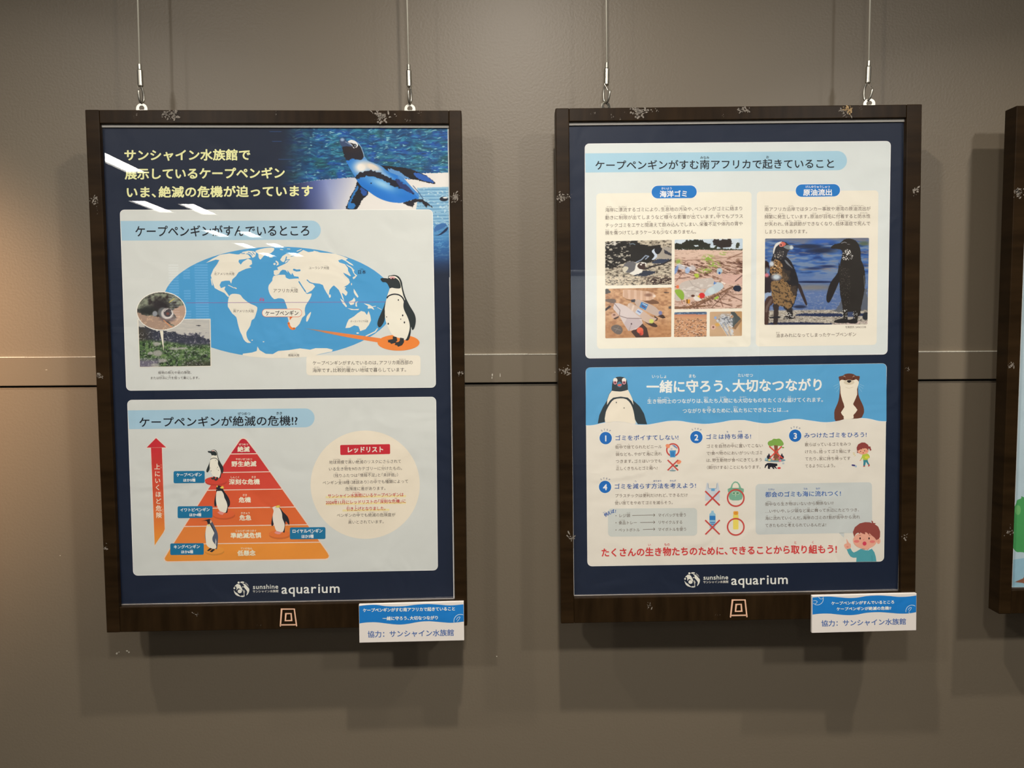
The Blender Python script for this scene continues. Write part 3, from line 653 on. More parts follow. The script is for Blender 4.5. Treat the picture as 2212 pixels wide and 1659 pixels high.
    A.T('赤道', 0, 779, 60, 778, 32, (214, 60, 110), 1, 9, [('せきどう', 0, 2)])
    A.T('北アメリカ大陸', -514, 483, -280, 483, 33, br_, 0, 9, [('きた', 0, 1), ('たいりく', 5, 7)])
    A.T('南アメリカ大陸', -296, 906, -60, 906, 33, br_, 0, 9, [('みなみ', 0, 1), ('たいりく', 5, 7)])
    A.T('ユーラシア大陸', 563, 415, 797, 415, 34, br_, 0, 9, [('たいりく', 5, 7)])
    A.T('アフリカ大陸', 156, 673, 444, 672, 48, br_, 0, 9, [('たいりく', 4, 6)])
    A.T('日本', 1118, 462, 1216, 461, 48, (34, 40, 60), 1, 9, [('にほん', 0, 2)])
    A.T('オーストラリア大陸', 1036, 1023, 1240, 1022, 25, br_, 0, 9, [('たいりく', 7, 9)])
    A.T('南極大陸', 328, 1409, 458, 1408, 32, br_, 0, 9, [('なんきょくたいりく', 0, 4)])
    # orange call-out, coast mark, beam and disc
    orc = (238, 132, 62)
    A.part('callout', 'orange outlined bubble pointing at southern Africa')
    A.rect(32, 880, 487, 973, 44, (226, 112, 60), 9); A.rect(36, 885, 483, 968, 40, (240, 234, 220), 10)
    A.poly([(345, 970), (382, 970), (348, 1010)], (226, 112, 60), 9)
    A.line([(335, 1042), (345, 1080), (372, 1106), (400, 1104)], 25, orc, 9, smooth=3)
    A.T('ケープペンギン', 68, 931, 450, 927, 60, (34, 34, 40), 1, 11)
    A.part('orange_beam', 'orange beam leading to the penguin drawing')
    mixc = lambda x, y: tuple(np.array((96, 150, 190))*(1-min(1, max(0, (x-505)/300)))+np.array((236, 136, 70))*min(1, max(0, (x-505)/300)))
    pts = [(505, 1101), (620, 1112), (760, 1131), (1000, 1164), (1380, 1215), (1350, 1262), (1000, 1203), (760, 1155), (620, 1124)]
    A.poly(pts, mixc, 9); A.ell(1585, 1265, 239, 91, (240, 138, 62), 10, 48)
    A.part('penguin_drawing', 'drawn penguin standing on the orange disc')
    cape_penguin(A, lambda x, y: (x, y), 11)
    # text box and captions
    A.part('text_box').rect(537, 1409, 1835, 1638, 40, (238, 231, 214), 9)
    A.part('lettering')
    A.T('ケープペンギンがすんでいるのは、アフリカ南西部の', 606, 1497, 1750, 1489, 51, br_, 0, 11, [('なんせいぶ', 20, 23)])
    A.T('海岸です。比較的暖かい地域で暮らしています。', 606, 1580, 1680, 1572, 51, br_, 0, 11, [('かいがん', 0, 2), ('ひかくてき', 5, 8), ('あたた', 8, 9), ('ちいき', 11, 13), ('く', 14, 15)])
    A.crop(240, 740, 5.267)
    A.T('植物の根元や岩の隙間、', 535, 343, 922, 341, 35, br_, 0, 8, [('しょくぶつ', 0, 2), ('ねもと', 3, 5), ('いわ', 6, 7), ('すきま', 8, 10)])
    A.T('または砂浜に穴を掘って巣にします。', 445, 403, 1012, 400, 35, br_, 0, 8, [('すなはま', 3, 5), ('あな', 6, 7), ('ほ', 8, 9), ('す', 11, 12)])
    # nesting photographs
    A.crop(240, 500, 5.267).part('shore_photograph', 'printed photograph of green scrub above a dark shore')
    A.poly([(300, 1000), (1133, 993), (1141, 1535), (325, 1546)], (236, 230, 216), 9)
    P = Pic([(312, 1008), (1124, 1000), (1132, 1528), (330, 1540)], 150, 100, 10); X, Y = P.X, P.Y
    P.fill((192, 190, 184)); P.mix(np.clip((fbm(X/90, Y/8, 3)-.5)*3, 0, .5), (214, 210, 200)); P.poly([(960, 1070), (1000, 1064), (1030, 1072), (1000, 1078)], (60, 60, 66))
    P.poly([(300, 1090), (400, 1080), (520, 1130), (720, 1140), (760, 1175), (900, 1185), (960, 1160), (1100, 1230), (1140, 1240), (1140, 1400), (300, 1400)], (56, 60, 74), 0, 14, 4)
    P.mix(np.clip((fbm(X/30, Y/30, 6)-.52)*5, 0, .8)*(Y > 1150)*(Y < 1330), (92, 92, 108)); P.mix(np.clip((Y-1080)/30, 0, 1)*np.clip((500-X)/150, 0, 1)*(Y < 1260), (60, 56, 50))
    g = np.clip((Y-1225-50*np.clip((X-500)/400, 0, 1))/40, 0, 1); tn = fbm(X/34, Y/22, 12)
    P.mix(g, (66, 92, 58)); P.mix(g*np.clip((tn-.5)*6, 0, 1), (104, 134, 82)); P.mix(g*np.clip((.44-tn)*7, 0, 1), (34, 44, 34)); P.mix(g*np.clip((fbm(X/16, Y/12, 15)-.6)*7, 0, 1)*.8, (136, 156, 110))
    P.mix(np.clip((Y-1430)/50, 0, 1)*np.clip((640-X-(Y-1430))/60, 0, 1), (112, 108, 124)); P.mix(np.clip((Y-1440)/60, 0, 1)*np.clip((X-780)/100, 0, 1)*.7, (66, 62, 56))
    for cx, cy, rx, ry in ((530, 1385, 55, 34), (450, 1385, 30, 18), (520, 1280, 40, 22), (720, 1335, 60, 12), (810, 1330, 50, 12), (590, 1470, 50, 20), (500, 1520, 50, 20)): P.el(cx, cy, rx, ry, (168, 166, 160), .25, .9)
    P.mix(np.clip((fbm(X/14, Y/14, 19)-.62)*8, 0, .6)*(Y > 1140), (190, 190, 190)); A.pic(P)
    A.poly([(555, 1130), (594, 1130), (600, 1362)], (238, 232, 214), 11)
    A.part('nest_photograph', 'round printed photograph of a penguin lying in a burrow')
    A.ell(572, 905, 284, 222, (238, 234, 224), 12, 60)
    P = Pic([(572-274, 905-212), (572+274, 905-212), (572+274, 905+212), (572-274, 905+212)], 110, 88, 13, ellipse=True); X, Y = P.X, P.Y
    t = fbm(X/40, Y/30, 2); P.fill((96, 98, 88)); P.mix(np.clip((t-.5)*6, 0, 1), (140, 146, 126)); P.mix(np.clip((.45-t)*8, 0, 1), (54, 48, 46))
    P.el(560, 860, 110, 90, (50, 46, 48), .4); P.el(420, 900, 100, 45, (44, 46, 44), .4); P.ln([(665, 805), (720, 765)], 9, (206, 190, 90))
    P.poly([(290, 925), (400, 955), (560, 980), (640, 1040), (760, 1120), (560, 1140), (350, 1090), (280, 1000)], (172, 146, 128), 3, 8, 3); P.poly([(700, 900), (800, 850), (860, 830), (860, 1000), (760, 1080), (660, 1030), (740, 980)], (190, 160, 140), 3, 8, 3)
    P.mix(np.clip((fbm(X/26, Y/20, 9)-.58)*5, 0, .6)*(Y > 960), (222, 190, 160)); P.el(640, 985, 90, 45, (120, 106, 104), .3)
    P.el(590, 920, 55, 55, (104, 106, 108), .15); P.el(640, 935, 70, 62, (206, 200, 196), .12); P.el(650, 925, 50, 48, (76, 70, 74), .12); P.ln([(610, 910), (625, 890), (650, 880)], 8, (220, 216, 212)); P.el(645, 935, 18, 16, (120, 76, 70), .2); P.ln([(690, 900), (700, 940), (670, 975), (620, 985)], 10, (226, 222, 216)); P.ln([(600, 1010), (690, 1090)], 9, (220, 150, 100))
    P.el(500, 935, 28, 30, (150, 154, 160), .2); A.pic(P)
    # ------------------------------------------------ lower panel
    A.crop(0, 0, 1).part('lower_panel', 'pale panel with the red pyramid')
    q = ((274.7, 864), (942, 857), (946, 1232), (287.8, 1243.6))
    A.rr(*q, 10, (240, 240, 234), 4); A.rr(*q, 9, (214, 217, 212), 5, grow=-1.3)
    A.part('heading_band').poly([(276, 886.5)]+[(659+20.6*math.sin(t), 902.6-20.4*math.cos(t)) for t in np.linspace(0, math.pi, 14)]+[(279, 927)], SKYB, 6)
    A.part('lettering').crop(240, 740, 5.267).T('ケープペンギンが絶滅の危機!?', 314, 906, 2130, 886, 122, INKK, 1, 8, [('ぜつめつ', 8, 10), ('きき', 11, 13)])
    # arrow
    A.crop(0, 0, 1).part('danger_arrow', 'arrow shading from orange up to red')
    def grad(x, y):
        t = min(1, max(0, (y-960)/215)); a, b_, c_ = np.array((204, 48, 58)), np.array((214, 88, 56)), np.array((240, 158, 58))
        return tuple(a+(b_-a)*t*2 if t < .5 else b_+(c_-b_)*(t*2-1))
    A.poly([(337.2, 944.5), (361.4, 968), (351, 968.6), (357, 1145.8), (334, 1180.5), (325, 968.8), (314.6, 968.6)], (240, 222, 206), 6)
    A.poly([(337.2, 946.2), (359.1, 966.5), (316.9, 966.8)], lambda x, y: grad(x, 960), 7)
    for i in range(30):
        y0, y1 = 967+i*7.04, 967+(i+1)*7.04
        xl = lambda y: 326.3+(y-967)*.0380; xr = lambda y: 349.7+(y-967)*.0360
        a, b_ = xr(y0), xr(y1)
        if y1 > 1146:                     # slanted foot
            f_ = lambda y, x: max(xl(y), min(x, 356.1-(y-1145.5)*.68))
            a, b_ = f_(y0, a), f_(y1, b_)
        if b_-xl(y1) < .05 and a-xl(y0) < .05: break
        A.poly([(xl(y0), y0), (a, y0), (b_+.01, y1), (xl(y1), y1)], grad, 7)
    A.part('lettering')
    A.glyphs([(c, x, y, 1, 0, 0) for c, x, y in zip('上にいくほど危険', (339.7, 340.2, 340.6, 340.9, 341.9, 342.3, 342.9, 343.4), (1008, 1023.2, 1038, 1052.8, 1067.7, 1082.5, 1097.8, 1112.8))], 13.2, (250, 236, 214), 8, 1)
    A.glyphs([(c, x, y, 1, 0, 0) for c, x, y in zip('うえきけん', (348, 348.3, 351.8, 352, 352.2), (1004.5, 1009.5, 1100.5, 1105, 1109.5))], 4, (240, 190, 160), 8, 0)
    # pyramid tiers, the separators run slightly uphill to the right as the sheet hangs
    lx = lambda y: 518-(y-950)*.639; rx = lambda y: 533.5+(y-950)*.7115
    ys = [948, 979.9, 1019, 1056.4, 1095, 1133.2, 1171, 1207]
    tc = [(194, 42, 58), (206, 58, 56), (212, 72, 56), (220, 92, 54), (224, 108, 54), (230, 134, 60), (238, 152, 60)]
    A.part('pyramid', 'red to orange danger pyramid in seven tiers')
    sl = .0150
    halo = [(518, 948), (526, 945.5), (533, 948), (rx(1196)+2.5, 1196), (712, 1204), (706, 1209.5), (360, 1214.5), (354, 1210), (353.5, 1204)]
    A.poly(halo, (246, 214, 196), 6)
    for i in range(7):
        yR0, yR1 = ys[i]+(1 if i else 0), ys[i+1]-.9
        up = lambda x, yR, xr_: yR+sl*(xr_-x)
        if i == 0:
            A.poly([(518.6, 951.5), (522, 948.6), (525.5, 947.7), (529.5, 948.6), (533, 951.5), (rx(979), 979), (lx(979.7), 979.7)], tc[0], 7)
        elif i < 6:
            a0, a1 = lx(yR0+.7*i), lx(yR1+.7*(i+1)*.9)
            A.poly([(a0, up(a0, yR0, rx(yR0))), (rx(yR0), yR0), (rx(yR1), yR1), (a1, up(a1, yR1, rx(yR1)))], lambda x, y, i=i, y0=yR0: tuple(np.array(tc[i])+min(1, max(0, (y-y0)/40))*4), 7)
        else:
            a0 = lx(1177)
            A.poly([(a0, 1176.6), (rx(1172), 1172), (rx(1194), 1194), (710.4, 1200.8), (708.5, 1205), (703, 1206.9), (500, 1210), (362, 1212.4), (357.5, 1210.5), (355.8, 1206)], tc[6], 7)
    A.part('pyramid_lettering')
    tw = (252, 238, 214)
    A.crop(480, 930, 9.217)
    A.T('絶滅', 303, 372, 549, 370, 115, tw, 2, 8, [('ぜつめつ', 0, 2)], .42, .83)
    A.T('野生絶滅', 183, 665, 684, 660, 115, tw, 2, 8, [('やせいぜつめつ', 0, 4)], .42, .80)
    A.T('深刻な危機', 133, 1023, 752, 1016, 115, tw, 2, 8, [('しんこく', 0, 2), ('きき', 3, 5)], .42, .80)
    A.T('危機', 330, 1380, 574, 1376, 115, tw, 2, 8, [('きき', 0, 2)], .42, .82)
    A.crop(480, 1050, 9.217)
    A.T('危急', 342, 630, 583, 627, 115, tw, 2, 8, [('ききゅう', 0, 2)], .42, .80)
    A.T('準絶滅危惧', 165, 985, 780, 977, 115, tw, 2, 8, [('じゅんぜつめつきぐ', 0, 5)], .42, .80)
    A.T('低懸念', 303, 1335, 666, 1330, 115, tw, 2, 8, [('ていけねん', 0, 3)], .42, .80)
    # discs under the drawn penguins
    for (ox, oy, k), cx, cy, rx_, ry_, c in (((290, 920, 10.055), 1770, 1185, 235, 80, (216, 74, 58)), ((290, 1060, 10.055), 1940, 500, 245, 95, (226, 104, 58)), ((290, 1060, 10.055), 1738, 1290, 212, 82, (242, 158, 66)), ((480, 1050, 9.217), 1140, 950, 210, 74, (230, 122, 58))):
        A.part('standing_disc'); A.crop(ox, oy, k); A.ell(cx+8, cy+34, rx_, ry_, tuple(v*.9 for v in c), 8, 36); A.ell(cx, cy, rx_, ry_, c, 9, 36)
    # penguin drawings
    A.crop(290, 920, 10.055).part('penguin_drawing', 'small drawn penguin with a white face band')
    cape_penguin(A, lambda x, y: ((x-1345)/437*372+1568, (y-495)/820*682+515), 10)
    blk = (38, 40, 48); wh = (240, 233, 216)
    A.crop(290, 1060, 10.055).part('penguin_drawing', 'drawn crested penguin')
    o = -1392.3                       # the head reaches above this crop: 140 px * 10.055 = 1407.7
    A.poly([(1780, -30), (1800, -100), (1860, -110), (1915, -60), (1960, 20), (2040, 130), (2080, 230), (2075, 320), (2040, 360), (2025, 470), (2000, 478), (1960, 470), (1850, 300), (1790, 60)], blk, 10, 3)
    A.poly([(1780, 60), (1745, 200), (1738, 280), (1750, 335), (1780, 330), (1790, 220)], blk, 10, 3)
    A.poly([(1795, 15), (1850, -5), (1905, 10), (1945, 80), (1960, 150), (2000, 230), (2025, 320), (2015, 400), (1985, 472), (1920, 465), (1850, 430), (1800, 330), (1778, 220), (1778, 110)], wh, 11, 3)
    A.poly([(1770, -42), (1800, -60), (1850, -70), (1900, -50), (1905, -10), (1850, 5), (1800, 0)], blk, 12, 2); A.poly([(1770, -45), (1800, -35), (1815, -20), (1780, -22)], (190, 90, 60), 13)
    for pts in ([(1800, -75), (1790, -105), (1810, -118), (1815, -80)], [(1860, -65), (1910, -95), (1935, -118), (1925, -90), (1955, -80), (1930, -65), (1955, -50), (1900, -48)]): A.poly(pts, (246, 214, 90), 13)
    A.poly([(1805, 470), (1860, 440), (1960, 475), (1920, 525), (1870, 515), (1850, 505)], (232, 150, 140), 11)
    A.part('penguin_drawing', 'drawn king penguin with a long bill')
    A.poly([(1590, 640), (1620, 612), (1660, 625), (1700, 680), (1760, 800), (1805, 900), (1822, 1000), (1815, 1120), (1800, 1260), (1770, 1262), (1600, 1200), (1545, 1050), (1545, 900), (1600, 700)], (86, 96, 116), 10, 3)
    A.poly([(1620, 725), (1650, 735), (1700, 800), (1740, 900), (1725, 960), (1700, 1020), (1710, 1100), (1780, 1195), (1770, 1250), (1700, 1262), (1640, 1240), (1575, 1180), (1555, 1060), (1548, 920), (1570, 780)], wh, 11, 3)
    A.poly([(1645, 700), (1690, 760), (1740, 880), (1745, 920), (1700, 830), (1650, 740)], blk, 12); A.poly([(1770, 1030), (1785, 1100), (1775, 1200), (1765, 1150)], (236, 232, 226), 12); A.ell(1625, 750, 50, 22, (246, 224, 160), 12, 16)
    A.poly([(1452, 660), (1530, 640), (1590, 622), (1640, 615), (1650, 650), (1640, 710), (1615, 725), (1590, 690), (1575, 655), (1530, 650)], blk, 12, 2); A.poly([(1650, 640), (1685, 655), (1680, 690), (1655, 705)], (240, 190, 150), 13, 2)
    A.poly([(1650, 1240), (1700, 1255), (1620, 1310), (1580, 1300)], blk, 12); A.poly([(1710, 1260), (1760, 1275), (1690, 1335), (1640, 1320)], blk, 12)
    A.crop(480, 1050, 9.217).part('penguin_drawing', 'drawn white-faced crested penguin')
    A.poly([(1100, 395), (1150, 430), (1220, 520), (1300, 600), (1335, 690), (1335, 775), (1285, 715), (1268, 700), (1250, 800), (1245, 910), (1215, 915), (1150, 700)], blk, 10, 2)
    A.poly([(1005, 590), (985, 680), (978, 760), (992, 792), (1020, 770), (1020, 640)], blk, 10, 3)
    A.poly([(1000, 430), (1050, 400), (1110, 405), (1150, 450), (1190, 540), (1200, 640), (1240, 740), (1240, 820), (1215, 900), (1160, 915), (1080, 890), (1040, 790), (1010, 680), (1008, 580), (1025, 500), (1010, 450)], (236, 228, 214), 11, 3)
    A.poly([(1060, 405), (1100, 385), (1160, 378), (1130, 400), (1165, 405), (1120, 432), (1080, 425)], (232, 210, 90), 13); A.ell(1070, 428, 7, 5, (60, 50, 50), 13, 8); A.poly([(950, 405), (1000, 395), (1010, 425), (960, 425)], (214, 100, 60), 12)
    A.poly([(1040, 925), (1080, 890), (1190, 920), (1150, 955), (1110, 960), (1060, 945)], (232, 150, 140), 11)
    # blue name tags
    tb = (26, 118, 162); ww = (244, 244, 236)
    for (ox, oy, k), (x0, y0, x1, y1), n_, (a0, a1, ya), s2, (b0, b1, yb) in (
            ((290, 920, 10.055), (857, 978, 1532, 1241), 'ケープペンギン', (915, 1472, 1060), 'ほか5種', (1062, 1332, 1178)),
            ((290, 1060, 10.055), (945, 334, 1702, 591), 'イワトビペンギン', (998, 1645, 412), 'ほか4種', (1193, 1460, 522)),
            ((290, 1060, 10.055), (785, 1140, 1512, 1392), 'キングペンギン', (856, 1432, 1215), 'ほか6種', (1016, 1283, 1326)),
            ((480, 1050, 9.217), (1348, 818, 2057, 1055), 'ロイヤルペンギン', (1393, 2002, 893), 'ほか3種', (1578, 1822, 1000))):
        A.crop(ox, oy, k).part('name_tag'); A.rect(x0, y0, x1, y1, 30, (196, 214, 220), 10, grow=6) if False else None
        A.rr((x0, y0+4), (x1, y0-3), (x1, y1-4), (x0, y1+3), 30, tb, 11)
        A.part('lettering'); A.T(n_, a0, ya+4, a1, ya-4, 84, ww, 2, 12); A.T(s2, b0, yb+2, b1, yb-2, 74, ww, 2, 12, [('しゅ', 3, 4)], .33, .8)
    # red list circle
    A.crop(0, 0, 1).part('round_note', 'cream circle with the red list text').ell(789, 1047, 118, 117, (236, 226, 206), 6, 72)
    A.crop(660, 920, 9.217).part('red_badge').rr((690, 380), (1683, 362), (1686, 560), (694, 580), 24, (202, 44, 58), 7)
    A.part('lettering'); g = (88, 76, 70); rd = (190, 44, 48); h = 78
    A.T('レッドリスト', 818, 474, 1562, 466, 128, (250, 238, 224), 2, 8)
    A.T('地球規模で高い絶滅のリスクにさらされて', 468, 724, 1908, 703, h, g, 0, 8, [('ちきゅうきぼ', 0, 4), ('たか', 5, 6), ('ぜつめつ', 7, 9)])
    A.T('いる生き物を9のカテゴリーに分けたもの。', 458, 858, 1935, 840, h, g, 0, 8, [('い', 2, 3), ('もの', 4, 5), ('わ', 14, 15)])
    A.T('（残りふたつは「情報不足」と「未評価」）', 540, 990, 1858, 970, h, g, 0, 8, [('のこ', 1, 2), ('じょうほうぶそく', 8, 12), ('みひょうか', 15, 18)])
    A.T('ペンギン全18種（諸説あり）の中でも種類によって', 338, 1132, 2050, 1100, h, g, 0, 8, [('ぜん', 4, 5), ('しゅ', 7, 8), ('しょせつ', 9, 11), ('なか', 15, 16), ('しゅるい', 18, 20)])
    A.T('危険度に差があります。', 792, 1252, 1607, 1240, h, g, 0, 8, [('きけんど', 0, 3), ('さ', 4, 5)])
    A.part('marker_stripe')
    for x0, y0, x1, y1 in ((402, 1420, 2000, 1396), (402, 1558, 2000, 1530)): A.line([(x0, y0), (x1, y1)], 38, (240, 224, 164), 7, cap=False)
    A.line([(735, 1685), (1670, 1668)], 38, (240, 224, 164), 7, cap=False)
    A.part('red_lettering')
    A.T('サンシャイン水族館にいるケープペンギンは', 443, 1393, 1955, 1366, 82, rd, 1, 8, [('すいぞくかん', 6, 9)])
    A.T('2024年11月にレッドリストの「深刻な危機」に', 403, 1527, 2002, 1494, 82, rd, 1, 8, [('ねん', 4, 5), ('がつ', 7, 8), ('しんこく', 17, 19), ('きき', 20, 22)])
    A.crop(660, 1040, 9.217)
    A.T('引き上げとなりました。', 810, 546, 1605, 534, 82, rd, 1, 8, [('ひ', 0, 1), ('あ', 2, 3)])
    A.part('lettering')
    A.T('ペンギンの中でも絶滅の危険度が', 618, 674, 1792, 660, h, g, 0, 8, [('なか', 5, 6), ('ぜつめつ', 8, 10), ('きけんど', 11, 14)])
    A.T('高いとされています。', 848, 809, 1572, 798, h, g, 0, 8, [('たか', 0, 1)])
    logo(A, 521.8, 1272.5, 17.2, 545.8, 601.8, 1267.2, 1277.6, 607, 736, 1270.2, 2.6)
    A.build()
    # the mark on the bottom rail
    mk = Art(pl, -.0001, e); mk.crop(600, 1220, 5.267).part('frame_mark', 'rose line emblem of nested squares')
    rail_mark(mk, [(44, 504), (188, 504), (214, 694), (30, 696)], (36, 684, 208, 682), [(92, 556), (152, 555), (158, 634), (86, 636)], 15)
    mk.build()
    S = [(292, 248, 4, 9, 5, 1), (368, 247, 22, 14, 26, 2), (596, 245, 3, 6, 4, 3), (824, 250, 24, 15, 28, 4), (880, 260, 9, 4, 6, 5), (905, 246, 6, 8, 4, 6), (203, 432, 9, 12, 14, 7), (210, 450, 3, 14, 6, 8),
         (215, 812, 10, 8, 12, 9), (985, 424, 13, 10, 18, 10), (982, 434, 8, 10, 6, 11), (994, 806, 9, 7, 9, 12), (227, 1182, 7, 7, 6, 13), (424, 1325, 10, 6, 5, 14), (560, 1351, 14, 3, 4, 15)]
    for (x, y, rw, rh, n, sd) in S: scuff(e, pl, x, y, rw, rh, n, sd)
    return e
def rail_mark(mk, outer, bar, inner, wd):
    c = (250, 190, 158)
    mk.line([outer[3], outer[0], outer[1], outer[2]], wd, c, 1); mk.line([bar[:2], bar[2:]], wd, c, 1); mk.line(inner, wd, c, 1, closed=True)

# =================================================================== RIGHT POSTER
def right_poster():
    pl = PLANE_R
    e, sheet, box_ = frame('dark wooden frame with beach litter and oiled penguin photographs, right of the two', pl,
                           [(1228.5, 261), (1961, 255), (1944, 1280.5), (1241, 1292)])
    A = Art(pl, DEP_PAPER, sheet)
    A.crop(0, 0, 1).part('navy_ground').poly([(1228.5, 269.8), (1957.3, 263.6), (1939.6, 1276), (1240.5, 1288)], NAVY, 1)
    br = (98, 78, 68)
    A.part('upper_panel', 'pale panel about sea litter and oil spills')
    q = ((1263, 310.2), (1924.3, 304.6), (1917, 765.8), (1264.5, 774.4))
    A.rr(*q, 10, (240, 240, 236), 4); A.rr(*q, 9, (220, 226, 224), 5, grow=-1.3)
    A.part('heading_band').crop(1255, 300, 5.978)
    dx = 345*5.978
    A.poly([(54, 188)]+[(dx+1250+122*math.sin(t), 281-124*math.cos(t)) for t in np.linspace(0, math.pi, 14)]+[(58, 435)], (170, 208, 226), 6)
    A.part('lettering').T('ケープペンギンがすむ南アフリカで起きていること', 178, 342, dx+1224, 318, 130, INKK, 1, 8, [('みなみ', 10, 11), ('お', 16, 17)])
    A.crop(0, 0, 1).part('text_box')
    A.rr((1288, 418), (1623.4, 414), (1621.5, 749), (1289.5, 753.5), 8, (240, 234, 218), 6)
    A.rr((1634.8, 413.8), (1897.4, 411.3), (1893.5, 745), (1632.6, 748.5), 8, (238, 232, 216), 6)
    A.part('blue_badge').crop(1255, 300, 5.978)
    A.rr((912, 606), (1493, 601), (1495, 764), (912, 770), 80, (236, 240, 240), 7, grow=6); A.rr((912, 606), (1493, 601), (1495, 764), (912, 770), 80, (32, 122, 200), 8)
    A.part('lettering').T('海洋ゴミ', 1015, 713, 1382, 707, 90, (244, 244, 240), 2, 9, [('かいよう', 0, 2)], .40, .80)
    b2 = 58
    A.T('海岸に漂流するゴミにより、生息地の汚染や、ペンギンがゴミに絡まり', 310, 918, 2092, 898, b2, br, 0, 8, [('かいがん', 0, 2), ('ひょうりゅう', 3, 5), ('せいそくち', 13, 16), ('おせん', 17, 19), ('から', 29, 30)])
    A.T('動きに制限が出てしまうなど様々な影響が出ています。中でもプラス', 310, 1018, 2096, 997, b2, br, 0, 8, [('うご', 0, 1), ('せいげん', 3, 5), ('で', 6, 7), ('さまざま', 13, 15), ('えいきょう', 16, 18), ('で', 19, 20), ('なか', 25, 26)])
    A.T('チックゴミをエサと間違えて飲み込んでしまい、栄養不足や体内の胃や', 312, 1117, 2092, 1094, b2, br, 0, 8, [('まちが', 9, 11), ('の', 13, 14), ('こ', 15, 16), ('えいよう', 22, 24), ('ぶそく', 24, 26), ('たいない', 27, 29), ('い', 30, 31)])
    A.T('腸を傷つけてしまうケースも少なくありません。', 312, 1213, 1495, 1198, b2, br, 0, 8, [('ちょう', 0, 1), ('きず', 2, 3), ('すく', 13, 14)])
    A.part('blue_badge').crop(1600, 300, 5.978)
    A.rr((710, 589), (1281, 584), (1282, 742), (710, 750), 78, (236, 240, 240), 7, grow=6); A.rr((710, 589), (1281, 584), (1282, 742), (710, 750), 78, (32, 122, 200), 8)
    A.part('lettering').T('原油流出', 805, 693, 1185, 688, 90, (244, 244, 240), 2, 9, [('げんゆりゅうしゅつ', 0, 4)], .40, .80)
    A.T('南アフリカ沿岸ではタンカー事故や港湾の原油流出が', 305, 909, 1678, 900, b2, br, 0, 8, [('みなみ', 0, 1), ('えんがん', 5, 7), ('じこ', 13, 15), ('こうわん', 16, 18), ('げんゆりゅうしゅつ', 19, 23)])
    A.T('頻繁に発生しています。原油が羽毛に付着すると防水性', 305, 1006, 1675, 997, b2, br, 0, 8, [('ひんぱん', 0, 2), ('はっせい', 3, 5), ('げんゆ', 11, 13), ('うもう', 14, 16), ('ふちゃく', 17, 19), ('ぼうすいせい', 22, 25)])
    A.T('が失われ、体温調節ができなくなり、低体温症で死んで', 305, 1100, 1676, 1092, b2, br, 0, 8, [('うしな', 1, 2), ('たいおん', 5, 7), ('ちょうせつ', 7, 9), ('ていたいおんしょう', 17, 21), ('し', 22, 23)])
    A.T('しまうこともあります。', 306, 1199, 866, 1195, b2, br, 0, 8)
    A.crop(1620, 500, 6.506)
    A.T('写真提供: SANCCOB', 1338, 1345, 1632, 1342, 36, br, 0, 8); A.T('油まみれになってしまったケープペンギン', 363, 1462, 1495, 1445, 62, br, 0, 8, [('あぶら', 0, 1)])
    # ------------------------------------------------ printed photographs
    A.crop(1290, 500, 6.703).part('shore_photograph', 'printed photograph of penguins among litter and twigs')
    P = Pic([(115, 143), (1080, 122), (1076, 768), (117, 783)], 150, 98, 8, r=18); X, Y = P.X, P.Y
    t = fbm(X/32, Y/14, 4); P.fill((176, 166, 148)); P.mix(np.clip((t-.52)*9, 0, 1), (206, 196, 176)); P.mix(np.clip((.46-t)*10, 0, 1), (88, 80, 70))
    dk = [(115, 150), (560, 140), (600, 180), (760, 205), (930, 200), (930, 250), (870, 340), (800, 440), (640, 460), (470, 440), (380, 470), (250, 520), (115, 540)]
    P.poly(dk, (40, 38, 36), 0, 20, 3); m = P.mask(dk); t2 = fbm(X/40, Y/16, 9); P.mix(m*np.clip((t2-.58)*9, 0, 1)*(X < 480), (190, 184, 170))
    P.poly([(850, 440), (900, 260), (1000, 225), (1080, 230), (1080, 420), (960, 450)], (170, 162, 150), 0, 10, 2); P.poly([(960, 260), (1075, 320), (1075, 350), (980, 320)], (60, 60, 70), 0, 6, 1); P.poly([(790, 450), (880, 400), (1070, 400), (1000, 460), (800, 465)], (52, 62, 84), 0, 6, 1)
    P.mix(np.clip((Y-600)/60, 0, 1)*np.clip((fbm(X/24, Y/14, 14)-.5)*9, 0, 1), (222, 208, 184)); P.mix(np.clip((Y-620)/60, 0, 1)*np.clip((X-600)/200, 0, 1)*np.clip((fbm(X/30, Y/12, 16)-.42)*9, 0, 1), (64, 48, 42))
    P.poly([(790, 290), (830, 250), (930, 240), (870, 265), (850, 300), (870, 350), (840, 400), (790, 410), (830, 350)], (204, 216, 232), 3); P.poly([(830, 250), (940, 240), (900, 320), (850, 320)], (40, 40, 44), 3)
    P.ln([(560, 450), (640, 410), (700, 350), (745, 360), (700, 400)], 16, (150, 164, 186)); P.ln([(470, 185), (520, 175), (545, 190)], 12, (120, 136, 150)); P.ln([(115, 180), (170, 195), (240, 150)], 14, (200, 196, 186)); P.el(255, 175, 22, 30, (214, 210, 200), .3)
    P.poly([(380, 500), (430, 445), (520, 435), (560, 480), (540, 560), (470, 600), (390, 580)], (108, 108, 112), 3, 6, 1); P.poly([(370, 540), (400, 505), (450, 520), (440, 555), (390, 600)], (212, 206, 186), 3)
    P.poly([(470, 605), (540, 560), (560, 480), (620, 445), (690, 450), (715, 475), (660, 560), (640, 600), (610, 625), (520, 630)], (232, 230, 222), 3); P.poly([(580, 500), (620, 450), (655, 470), (690, 460), (690, 545), (620, 545)], (70, 52, 48), 3, 5, 2); P.el(635, 480, 14, 12, (232, 228, 222), .3)
